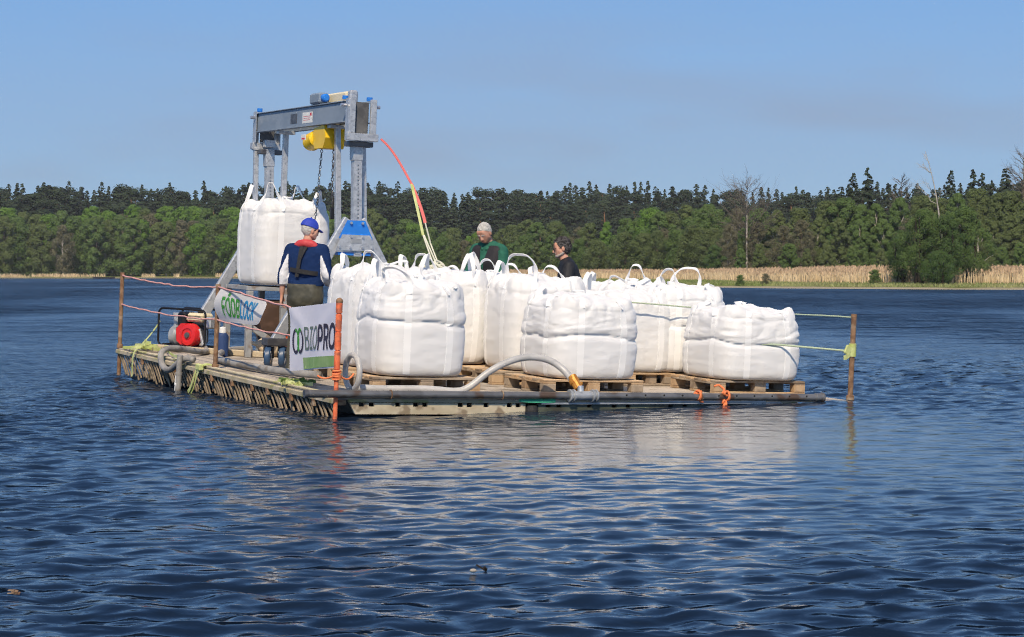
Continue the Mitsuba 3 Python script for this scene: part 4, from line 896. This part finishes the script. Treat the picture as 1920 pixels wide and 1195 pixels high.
part(fp, 'pipe', tube(np.array([(-.33, -.075, PW), (5.34, -.075, PW)], float), .036, 16), 'pipe_steel', smooth=40)
part(fp, 'end_cap', cat(cyl((5.30, -.075, PW), (5.40, -.075, PW), .044), cyl((5.375, -.075, PW), (5.405, -.075, PW), .052)), 'pipe_steel', smooth=40)
part(fp, 'end_cap', cyl((-.36, -.075, PW), (-.32, -.075, PW), .040), 'dark_steel', smooth=40)
part(fp, 'tee', cat(cyl((2.39, -.075, PW), (2.69, -.075, PW), .046), *[cyl((x_, -.075, PW), (x_ + .02, -.075, PW), .064) for x_ in (2.39, 2.43, 2.64, 2.68)]), 'galvanised_dull', smooth=40)
part(fp, 'riser', cat(cyl((2.53, -.06, PW), (2.53, -.045, .13), .032)), 'galvanised', smooth=40)
for k in range(11): part(fp, 'spray_hole', cyl((3.02 + k * .215, -.108, PW + .012), (3.02 + k * .215, -.1135, PW + .012), .010, 10), 'black_rubber')
for x_ in (.5, 1.66, 3.9): part(fp, 'saddle', cat(torus((x_, -.075, PW), .040, .006, (1, 0, 0), 16, 6), box((x_, -.03, .006), (.05, .06, .01), .002)), 'rust')
def knot(c, seed, sc, mat, label):
    r_ = np.random.default_rng(seed)
    m = cat(*[tube(spline(np.array(c) + np.cumsum(r_.normal(0, .03 * sc, (6, 3)), 0) * [.8, .4, .8], 20), .012, 6) for _ in range(4)], torus(np.array(c), .045, .011, (1, .2, 0), 16, 6), torus(np.array(c) + [.02, 0, 0], .047, .011, (1, -.2, .1), 16, 6))
    solo('rope_knot', m, mat, label, 'rope', smooth=True)
knot((4.20, -.085, .045), 31, 1.2, 'orange_rope', 'orange rope tied round the front pipe near the front right bag')
knot((3.86, -.08, .05), 32, .7, 'orange_rope', 'small rusty orange rope tie on the front pipe left of the bigger knot')
solo('rag', cat(ribbon(spline([(1.86, -.055, -.012), (2.05, -.062, -.022), (2.25, -.058, -.014)], 12), (0, .3, 1), .035, .01)), 'teal_rag', 'teal green rag under the front pipe near the black fender', 'rag')

# ------------------------------------------------------------------ loose things on the deck
solo('timber', bar((.30, 7.35, .04), (1.42, 5.88, .04), .11, .07, .008), 'pale_timber', 'pale timber beam lying across the deck under the pump', 'timber')
def tangle(name, c, n, ext, r, mat, label, seed, catname='strap'):
    r_ = np.random.default_rng(seed); out = []
    for k in range(n):
        p = np.array(c) + np.cumsum(r_.normal(0, 1, (7, 3)), 0) * np.array(ext) * .33; p[:, 2] = np.abs(p[:, 2] - c[2]) + c[2]
        out.append(ribbon(spline(p, 26), np.column_stack([r_.normal(0, .3, 26), r_.normal(0, .3, 26), np.ones(26)]).cumsum(0), r, .005))
    solo(name, cat(out), mat, label, catname)
tangle('lime_strap', (.22, 7.15, .03), 7, (.16, .36, .06), .035, 'lime_web', 'tangled lime green straps beside the far left post', 3)
tangle('net', (.16, 1.62, .015), 9, (.13, .25, .03), .03, 'green_net', 'heap of dark green netting on the deck under the grey banner', 5, 'net')
tangle('lime_strap', (.05, 1.35, .02), 4, (.10, .36, .03), .03, 'lime_web', 'lime green strap ends on the deck edge near the orange post', 9)
solo('lime_strap', ribbon(spline([(.10, 6.80, .03), (-.02, 6.75, .045), (-.065, 6.74, -.02), (-.07, 6.76, -.16), (-.07, 6.77, -.30)], 24), (0, 1, 0), .05), 'lime_web', 'single lime green strap hanging straight down the left side below the far post', 'strap')
solo('lime_strap', cat(ribbon(spline([(.06, 3.98, .03), (-.04, 4.02, .02), (-.07, 4.12, -.10), (-.075, 4.30, -.30)], 20), (0, 1, .3), .05), ribbon(spline([(.05, 4.18, .02), (-.04, 4.16, .0), (-.085, 4.18, -.12), (-.09, 4.36, -.30)], 20), (0, 1, -.2), .045), box((-.06, 4.06, .0), (.05, .16, .07), .01)), 'lime_web', 'doubled lime green strap with a hook hanging by the middle post', 'strap')
solo('lime_strap', ribbon(spline([(.30, 6.62, .09), (.0, 5.3, .06), (-.05, 4.72, .06)], 20), (0, .3, 1), .03), 'lime_web', 'lime green strap running taut from the pump to the suction pipe', 'strap')
cn = thing('canister', 'dark blue canister with a white cap beside the middle rusty post', 'canister')
part(cn, 'body', lathe([[0, 0], [.065, 0], [.075, .015], [.075, .25], [.05, .29], [0, .30]], (.86, 6.10, 0), sides=18), 'navy_cloth', smooth=40)
part(cn, 'cap', lathe([[0, 0], [.04, 0], [.045, .02], [.04, .07], [0, .08]], (.86, 6.10, .29), sides=14), 'white_paint', smooth=40)
bu = solo('buoy', lathe([[0, -.26], [.02, -.25], [.03, -.18], [.10, -.10], [.135, .02], [.12, .10], [.07, .15], [.03, .19], [0, .20]], (1.52, 6.22, .135), (.9, -.35, -.12), 20), 'buoy_cream', 'cream coloured buoy lying under the stand', 'buoy', smooth=40)
oj = thing('fuel_can', 'orange red can standing under the stand behind the caster wheels', 'can')
part(oj, 'body', box((1.76, 6.0, .14), (.24, .18, .27), .03), 'orange_plastic'); part(oj, 'spout', cyl((1.70, 5.95, .26), (1.66, 5.92, .34), .025), 'orange_plastic')

# ------------------------------------------------------------------ small things far off and in the water
bt = thing('rowing_boat', 'small dark open boat moored at the far left shore', 'boat')
bx_, by_ = (195 - 960) / 3685 * 395, 395.0
BM = np.eye(4); BM[:3, 3] = [bx_, by_, .02]
st_ = np.linspace(-1, 1, 13); ring = []
for s_ in st_:
    wv = .62 * (1 - abs(s_) ** 2.6) + .03; zz = .28 + .12 * s_ * s_
    ring.append([(s_ * 2.3, -wv, zz), (s_ * 2.2, -wv * .8, .02), (s_ * 2.1, 0, -.06), (s_ * 2.2, wv * .8, .02), (s_ * 2.3, wv, zz)])
rv = np.array(ring).reshape(-1, 3); rf = [[i_ * 5 + j_, i_ * 5 + j_ + 1, i_ * 5 + j_ + 6, i_ * 5 + j_ + 5] for i_ in range(12) for j_ in range(4)]
flat('boat_tar', (.05, .045, .045), .6)
part(bt, 'hull', (rv, np.array(rf)), 'boat_tar', BM); 
for x_ in (-.9, .3, 1.2): part(bt, 'thwart', box((x_, 0, .2), (.25, 1.0, .04)), 'bark_pale', BM)
FM = np.eye(4)
def gp(px, py, z=0):
    d = np.array([(px - 960) / 3685, 1, -(py - 510) / 3685]); t_ = (z - 1.36) / d[2]; return np.array([d[0] * t_, d[1] * t_, z])
c_ = gp(887, 1081)
fe = trimesh.creation.icosphere(3, 1.0); fe.apply_scale([.016, .012, .009]); fe.apply_translation(c_ + [0, 0, .022])
solo('feather', fe, 'bark_pale', 'small whitish tuft floating in the near water', 'debris', mat=FM, smooth=True)
c_ = gp(911, 1074); r_ = np.random.default_rng(2)
solo('twig', cat(*[tube(np.array([c_ + [0, 0, .004], c_ + r_.normal(0, .018, 3) * [1, 1, .3] + [0, 0, .02]]), .004, 5) for _ in range(5)]), 'bark_dark', 'tiny dark twig floating beside the whitish tuft', 'debris', mat=FM)
c_ = gp(22, 1121)
solo('dead_leaf', cat(*[box(c_ + [r_.uniform(-.035, .035), r_.uniform(-.02, .02), .012 + k * .004], (.028, .018, .004), 0, rot((1, .3, .2), r_.uniform(-40, 40))) for k in range(4)]), 'rust', 'brown dead leaves floating at the lower left edge of the picture', 'debris', mat=FM)

# ------------------------------------------------------------------ people (facing +y in their own frame, z up from the deck)
def sph(c, r, sub=2):
    m = trimesh.creation.icosphere(sub, 1.0); m.apply_scale(np.broadcast_to(r, 3)); m.apply_translation(c); return m
def hull(*balls):
    """convex hull of balls (centre, radius)"""
    return trimesh.convex.convex_hull(np.vstack([sph(c, r).vertices for c, r in balls]))
def fuse(ms, edge=.02, smooth=8, lam=.5):
    ms = [m3.Manifold(m3.Mesh(np.asarray(m.vertices, np.float32), np.asarray(m.faces, np.uint32))) for m in ms]
    b = m3.Manifold.batch_boolean(ms, m3.OpType.Add).refine_to_length(edge)
    k = b.to_mesh(); t = trimesh.Trimesh(k.vert_properties[:, :3], k.tri_verts); t.merge_vertices()
    if smooth: trimesh.smoothing.filter_taubin(t, lamb=lam, nu=-(lam + .03), iterations=smooth)
    return t
def trim(m, n, o):
    """keep the side of the plane that n points to"""
    b = m3.Manifold(m3.Mesh(np.asarray(m.vertices, np.float32), np.asarray(m.faces, np.uint32))).trim_by_plane(list(np.asarray(n, float)), float(o))
    k = b.to_mesh(); return trimesh.Trimesh(k.vert_properties[:, :3], k.tri_verts)
def head_parts(face=1.0):
    skull = [sph((0, -.012, 1.665), (.076, .098, .103), 3), hull(((0, .070, 1.560), .020), ((.030, .062, 1.563), .018), ((-.030, .062, 1.563), .018), ((.050, .005, 1.585), .024), ((-.050, .005, 1.585), .024), ((.047, .052, 1.625), .028), ((-.047, .052, 1.625), .028), ((.034, .058, 1.695), .030), ((-.034, .058, 1.695), .030))]
    nose = hull(((0, .086, 1.652), .009), ((0, .108, 1.612), .013), ((.013, .094, 1.607), .010), ((-.013, .094, 1.607), .010))
    brow = [hull(((.012, .086, 1.658), .010), ((.046, .074, 1.656), .010)), hull(((-.012, .086, 1.658), .010), ((-.046, .074, 1.656), .010))]
    lips = [hull(((.022, .078, 1.580), .008), ((-.022, .078, 1.580), .008), ((0, .084, 1.583), .009)), hull(((.018, .078, 1.569), .008), ((-.018, .078, 1.569), .008))]
    ears = [sph((s * .080, -.006, 1.632), (.012, .021, .033)) for s in (-1, 1)]
    return skull + [nose] + brow + lips + ears
def hand(wrist, d, palm, thumb, curl=.35, s=1.0):
    """palm and five fingers: d points along the hand, palm is the way the palm faces, thumb the side the thumb is on"""
    d, palm, thumb = (np.asarray(x, float) / np.linalg.norm(x) for x in (d, palm, thumb)); w = np.asarray(wrist, float)
    k = w + d * .088 * s; out = [hull((w, .021), (w + thumb * .012, .019), (k + thumb * .030, .014), (k - thumb * .030, .013), (w + d * .045 + thumb * .026, .015))]
    for i_, (off, L) in enumerate(((.030, .070), (.011, .080), (-.010, .074), (-.029, .058))):
        p = k + thumb * off; a = curl * (1 + .15 * i_); pts = [p]
        for seg in range(3):
            ang = a * (seg + .6); pts.append(pts[-1] + (d * math.cos(ang) + palm * math.sin(ang)) * L * s * (.45, .32, .26)[seg])
        for q in range(3): out.append(hull((pts[q], .0088 - .0006 * q), (pts[q + 1], .0084 - .0007 * q)))
    b = w + d * .030 + thumb * .022; t1 = b + (d * .6 + thumb * .7 + palm * .25) * .036; t2 = t1 + (d * .85 + thumb * .25 + palm * .3) * .030
    return out + [hull((b, .014), (t1, .011)), hull((t1, .011), (t2, .009))]
def turn_head(m, yaw, pitch, roll=0, pivot=(0, -.01, 1.52)):
    m = m.copy(); R = trans(*pivot) @ rot((0, 0, 1), yaw) @ rot((1, 0, 0), pitch) @ rot((0, 1, 0), roll) @ trans(*[-x for x in pivot]); m.apply_transform(R); return m
def bend(m, deg, pivot=(0, 0, .98)):
    """lean the body above the hips forward"""
    m = m.copy(); v = m.vertices; t = np.clip((v[:, 2] - pivot[2] + .06) / .16, 0, 1); a = np.radians(deg) * t * t * (3 - 2 * t)
    y, z = v[:, 1] - pivot[1], v[:, 2] - pivot[2]
    m.vertices = np.column_stack([v[:, 0], pivot[1] + y * np.cos(a) + z * np.sin(a), pivot[2] - y * np.sin(a) + z * np.cos(a)]); return m
def body_bones(J, g=0.0, arms=True, legs=True, torso=True):
    out = []
    if torso:
        out += [hull(((.13, -.01, 1.36), .088 + g), ((-.13, -.01, 1.36), .088 + g), ((.10, .03, 1.26), .098 + g), ((-.10, .03, 1.26), .098 + g), ((.085, .0, 1.06), .102 + g), ((-.085, .0, 1.06), .102 + g)),
                hull(((.085, .0, 1.06), .102 + g), ((-.085, .0, 1.06), .102 + g), ((.085, -.01, .94), .112 + g), ((-.085, -.01, .94), .112 + g)),
                hull(((.165, -.015, 1.405), .060 + g), ((-.165, -.015, 1.405), .060 + g), ((0, -.02, 1.45), .062 + g))]
    for s, k in ((-1, 'L'), (1, 'R')):
        if arms:
            sh, el, wr = (np.array(J[n + k]) for n in ('sh', 'el', 'wr'))
            out += [hull((sh, .062 + g), (sh + (el - sh) * .45, .052 + g), (el, .042 + g)), hull((el, .042 + g), (el + (wr - el) * .3, .043 + g), (wr, .028 + g))]
        if legs:
            hp, kn, an, toe = (np.array(J[n + k]) for n in ('hp', 'kn', 'an', 'toe'))
            out += [hull((hp, .098 + g), (hp + (kn - hp) * .5, .078 + g), (kn, .057 + g)), hull((kn, .057 + g), (kn + (an - kn) * .35, .058 + g), (an, .038 + g)), hull((an, .042 + g), (toe, .032 + g), (an + (0, -.05, -.045), .035 + g))]
    return out
BASE = dict(shL=(-.190, -.015, 1.405), shR=(.190, -.015, 1.405), hpL=(-.095, 0, .90), hpR=(.095, 0, .90), knL=(-.115, .03, .50), knR=(.115, .02, .50), anL=(-.13, -.02, .09), anR=(.13, -.03, .09), toeL=(-.15, .14, .04), toeR=(.16, .13, .04))
NECK = hull(((0, -.02, 1.46), .058), ((0, .0, 1.56), .052))
def whole_body(J, hands, yaw, pitch, roll, lean):
    hd = fuse(head_parts(), .012, 5); hd = turn_head(hd, yaw, pitch, roll)
    ms = body_bones(J) + [NECK] + [x for h_ in hands for x in hand(*h_)]
    lo = fuse(ms, .016, 6, .45)
    b = m3.Manifold.batch_boolean([m3.Manifold(m3.Mesh(np.asarray(x.vertices, np.float32), np.asarray(x.faces, np.uint32))) for x in (lo, hd)], m3.OpType.Add).to_mesh()
    return bend(trimesh.Trimesh(b.vert_properties[:, :3], b.tri_verts), lean)
def crinkle(m, amp, s, seed):
    v = m.vertices; m.vertices = v + m.vertex_normals * ((meshkit.fbm(v * s, 3, seed) - .5) * 2 * amp)[:, None]; return m
def hair_cap(n, o, scale=1.07, amp=.006, seed=1):
    h_ = trimesh.creation.icosphere(4, 1.0); h_.apply_scale(np.array([.078, .100, .104]) * scale); h_.apply_translation((0, -.014, 1.668))
    h_ = trim(h_, n, o); h_ = h_.subdivide(); v = h_.vertices; h_.vertices = v + (v - [0, -.014, 1.668]) / .1 * ((meshkit.noise(v * [70, 40, 60], seed) - .5) * 2 * amp)[:, None]; return h_

# --- the man with the blue cap, seen from behind
PB = RAFT @ trans(.90, 3.38, 0) @ rot((0, 0, 1), -38) @ np.diag([.93, .93, .955, 1])
J = dict(BASE, elL=(-.262, -.06, 1.14), wrL=(-.285, -.01, .90), elR=(.285, -.06, 1.13), wrR=(.24, .17, 1.05))
man = thing('person', 'man in blue cap, navy and white jacket and olive waders, back turned', 'person')
hd_ = (-44, -8, 0)
part(man, 'body', whole_body(J, [((-.285, -.01, .885), (-.02, .08, -1), (1, 0, 0), (0, 1, .1), .35), ((.235, .18, 1.05), (-.35, .9, .05), (0, -.1, -1), (-1, -.3, 0), .5)], *hd_, 2), 'skin', PB, smooth=50)
jk = crinkle(fuse(body_bones(J, .022, legs=False) + [hull(((.1, 0, 1.0), .118), ((-.1, 0, 1.0), .118), ((.1, 0, 1.06), .125), ((-.1, 0, 1.06), .125))], .012, 8), .013, 13, 5)
jk = trim(jk, (0, 0, 1), 1.005); jk = bend(jk, 2)
v = jk.vertices; col = np.tile([.014, .032, .10], (len(v), 1)); white = np.array([.74, .74, .76])
def seg_coords(v, a, b):
    a, b = np.asarray(a, float), np.asarray(b, float); d = b - a; t = ((v - a) @ d) / (d @ d); return t, np.linalg.norm(v - (a + np.clip(t, 0, 1)[:, None] * d), axis=1), v - (a + np.clip(t, 0, 1)[:, None] * d)
for s_, k_ in ((-1, 'L'), (1, 'R')):
    for a_, b_ in (('sh', 'el'), ('el', 'wr')):
        t_, dist, off = seg_coords(v, J[a_ + k_], J[b_ + k_])
        arm = (dist < .085) & (t_ > (.22 if a_ == 'sh' else -.05)) & (np.abs(v[:, 0]) > .175 + (.02 if a_ == 'sh' else -.06))
        wedge = (s_ * off[:, 0] < .016 + (.01 if a_ == 'el' else (-.02 + .03 * t_))) & (off[:, 1] < .045)
        col[arm & wedge] = white
        col[(a_ == 'el') & arm & (t_ > .93)] = [.014, .032, .10]
part(man, 'jacket', jk, 'jacket_print', PB, smooth=True, color=col, label='navy jacket with white sleeve panels')
wd_ = crinkle(fuse(body_bones(J, .03, arms=False, torso=False) + [hull(((.09, -.01, 1.0), .128), ((-.09, -.01, 1.0), .128), ((.09, -.02, .86), .13), ((-.09, -.02, .86), .13))], .015, 8), .014, 9, 3)
part(man, 'waders', trim(wd_, (0, 0, -1), -1.02), 'wader', PB, smooth=60)
part(man, 'collar', bend(crinkle(fuse([hull(((s_ * .085, -.06, 1.480), .046), ((.0, -.10, 1.492), .044)) for s_ in (-1, 1)] + [hull(((s_ * .085, -.06, 1.480), .046), ((s_ * .10, .05, 1.43), .040)) for s_ in (-1, 1)] + [hull(((.12, -.06, 1.465), .030), ((-.12, -.06, 1.465), .030), ((0, -.10, 1.475), .034))], .015, 6), .004, 18, 2), 2), 'collar_red', PB, smooth=60)
back = lambda x_, z_, e=.128: (x_, -.025 - e + .05 * (x_ / .2) ** 2, z_)
part(man, 'harness', cat(ribbon(spline([back(-.03, 1.45, .080), back(-.035, 1.38, .108), back(-.05, 1.25, .122), back(-.06, 1.16, .130), back(-.065, 1.10, .134)], 20), (1, 0, 0), .045, .008), ribbon(spline([back(.02, 1.45, .07), back(-.01, 1.38, .106), back(-.05, 1.28, .118)], 14), (1, 0, 0), .04, .008), ribbon(np.array([(.178 * math.sin(t_), -.166 * math.cos(t_) ** .6 + .0, 1.165 - .02 * math.sin(t_)) for t_ in np.linspace(-1.45, 1.45, 26)]), (0, 0, 1), .05, .012)), 'web_black', PB)
cp = trim(sph((0, -.014, 1.680), (.091, .114, .107), 4), (0, .14, 1), 1.655)
brim = trimesh.convex.convex_hull(np.array([(math.sin(t_) * .074, .075 + math.cos(t_) * .095, 1.680 - .03 * math.cos(t_) - .010 * abs(math.sin(t_)) + e) for t_ in np.linspace(-1.5, 1.5, 14) for e in (0, .006)]))
part(man, 'cap', bend(turn_head(cat(cp, brim, sph((0, -.012, 1.788), .010)), *hd_), 2), 'cap_blue', PB, smooth=50)
part(man, 'hair', bend(turn_head(trim(hair_cap((0, -.85, .1), -.85 * .02 + .1 * 1.60, 1.0, .003), (0, 0, -1), -1.68), *hd_), 2), 'hair_grey', PB, smooth=60)
part(man, 'sunglasses', bend(turn_head(cat(*[hull(((s_ * .016, .094, 1.645), .007), ((s_ * .050, .082, 1.647), .009), ((s_ * .034, .092, 1.632), .009)) for s_ in (-1, 1)], *[bar((s_ * .060, .075, 1.65), (s_ * .084, -.02, 1.645), .006, .008) for s_ in (-1, 1)]), *hd_), 2), 'dark_glass', PB)

# --- the grey haired man in green looking down behind the bags
PG = RAFT @ trans(4.27, 5.7, 0) @ rot((0, 0, 1), 118) @ np.diag([1.03, 1.03, 1.03, 1])
J = dict(BASE, elL=(-.27, .06, 1.16), wrL=(-.17, .26, 1.08), elR=(.27, .03, 1.16), wrR=(.19, .25, 1.05))
ha = (4, -26, 4); ln = 9
m2 = thing('person', 'grey haired man in a green sweater and dark vest looking down behind the bags', 'person')
part(m2, 'body', whole_body(J, [((-.165, .27, 1.075), (.3, .9, -.2), (.4, 0, -1), (1, -.2, .2), .6), ((.185, .26, 1.045), (-.3, .9, -.2), (-.4, 0, -1), (-1, -.2, .2), .6)], *ha, ln), 'skin', PG, smooth=50)
part(m2, 'sweater', bend(crinkle(fuse(body_bones(J, .022, legs=False), .014, 8), .008, 12, 6), ln), 'green_knit', PG, smooth=60)
vs = fuse([hull(((.125, -.01, 1.37), .118), ((-.125, -.01, 1.37), .118), ((.10, .03, 1.26), .130), ((-.10, .03, 1.26), .130), ((.085, .0, 1.02), .140), ((-.085, .0, 1.02), .140)), hull(((.115, -.015, 1.42), .06), ((-.115, -.015, 1.42), .06))], .015, 6)
vs = m3.Manifold(m3.Mesh(np.asarray(vs.vertices, np.float32), np.asarray(vs.faces, np.uint32))) - m3.Manifold(m3.Mesh(*(lambda q: (np.asarray(q.vertices, np.float32), np.asarray(q.faces, np.uint32)))(trimesh.convex.convex_hull(np.array([(0, y_, 1.12) for y_ in (.06, .3)] + [(x_, y_, 1.55) for x_ in (-.085, .085) for y_ in (.06, .3)])))))
k_ = vs.to_mesh(); vs = trimesh.Trimesh(k_.vert_properties[:, :3], k_.tri_verts)
part(m2, 'vest', bend(vs, ln), 'vest_dark', PG, smooth=50)
part(m2, 'trousers', fuse(body_bones(J, .02, arms=False, torso=False) + [hull(((.09, -.01, 1.0), .122), ((-.09, -.01, 1.0), .122), ((.09, -.02, .86), .122), ((-.09, -.02, .86), .122))], .02, 6), 'vest_dark', PG, smooth=60)
part(m2, 'vest_trim', bend(cat(bar((.10, .150, 1.33), (.155, .105, 1.36), .012, .016)), ln), 'white_paint', PG)
part(m2, 'collar', bend(cat(*[hull(((s_ * .055, .02, 1.475), .016), ((s_ * .03, .085, 1.43), .016), ((s_ * .06, .06, 1.43), .014), ((s_ * .06, -.05, 1.49), .014)) for s_ in (-1, 1)]), ln), 'green_knit', PG, smooth=50)
part(m2, 'hair', bend(turn_head(hair_cap((0, -.66, .75), -.66 * .045 + .75 * 1.705, 1.055, .006, 4), *ha), ln), 'hair_grey', PG, smooth=60)
for s_ in (-1, 1):
    part(m2, 'eye', bend(turn_head(hull(((s_ * .022, .083, 1.641), .006), ((s_ * .040, .077, 1.641), .006)), *ha), ln), 'eye_dark', PG)
    part(m2, 'eyebrow', bend(turn_head(hull(((s_ * .014, .093, 1.660), .006), ((s_ * .048, .080, 1.659), .006)), *ha), ln), 'hair_grey', PG)
part(m2, 'mouth', bend(turn_head(hull(((.02, .086, 1.575), .004), ((-.02, .086, 1.575), .004), ((0, .091, 1.576), .004)), *ha), ln), 'lip', PG)

# --- the man in black with glasses, bent forward, in profile
PK = RAFT @ trans(5.02, 4.72, -.20) @ rot((0, 0, 1), 66) @ np.diag([1.06, 1.06, 1.06, 1])
J = dict(BASE, knL=(-.12, .25, .60), knR=(.12, .25, .60), anL=(-.13, .0, .33), anR=(.13, .0, .33), toeL=(-.15, .16, .28), toeR=(.16, .16, .28), elL=(-.26, .10, 1.17), wrL=(-.16, .30, 1.05), elR=(.26, .08, 1.17), wrR=(.17, .30, 1.06))
hk = (4, 8, 0); ln = 20
m3_ = thing('person', 'dark haired man in black jacket and glasses, in profile behind the bags', 'person')
part(m3_, 'body', whole_body(J, [((-.155, .31, 1.045), (.3, .9, -.3), (.4, 0, -1), (1, -.2, .2), .6), ((.165, .31, 1.055), (-.3, .9, -.3), (-.4, 0, -1), (-1, -.2, .2), .6)], *hk, ln), 'skin', PK, smooth=50)
part(m3_, 'jacket', bend(crinkle(fuse(body_bones(J, .026, legs=False), .014, 8), .010, 10, 8), ln), 'black_cloth', PK, smooth=60)
part(m3_, 'collar', bend(cat(*[hull(((s_ * .065, .0, 1.475), .020), ((s_ * .045, .085, 1.42), .018), ((s_ * .085, .04, 1.42), .018), ((s_ * .05, -.07, 1.495), .018)) for s_ in (-1, 1)]), ln), 'black_cloth', PK, smooth=50)
part(m3_, 'badge', bend(box((.085, .148, 1.27), (.06, .012, .022), .003), ln), 'collar_red', PK)
part(m3_, 'trousers', fuse(body_bones(J, .02, arms=False, torso=False) + [hull(((.09, -.01, 1.0), .122), ((-.09, -.01, 1.0), .122), ((.09, -.02, .86), .122), ((-.09, -.02, .86), .122))], .02, 6), 'jeans', PK, smooth=60)
part(m3_, 'hair', bend(turn_head(hair_cap((0, -.78, .62), -.78 * .052 + .62 * 1.69, 1.10, .010, 6), *hk), ln), 'hair_dark', PK, smooth=60)
bd = trim(fuse([hull(((0, .072, 1.558), .026), ((.034, .062, 1.562), .022), ((-.034, .062, 1.562), .022), ((.054, .010, 1.585), .024), ((-.054, .010, 1.585), .024)), hull(((.026, .083, 1.592), .010), ((-.026, .083, 1.592), .010))], .01, 3), (0, -.1, -1), -1.606)
part(m3_, 'beard', bend(turn_head(crinkle(bd, .003, 60, 2), *hk), ln), 'beard_grey', PK, smooth=60)
part(m3_, 'glasses', bend(turn_head(cat(*[torus((s_ * .034, .098, 1.642), .021, .0035, (s_ * .15, 1, 0), 18, 6) for s_ in (-1, 1)], bar((-.012, .104, 1.646), (.012, .104, 1.646), .004, .005), *[bar((s_ * .055, .094, 1.647), (s_ * .083, -.01, 1.642), .005, .006) for s_ in (-1, 1)]), *hk), ln), 'dark_glass', PK)
for s_ in (-1, 1): part(m3_, 'eye', bend(turn_head(hull(((s_ * .022, .083, 1.641), .006), ((s_ * .040, .077, 1.641), .006)), *hk), ln), 'eye_dark', PK)
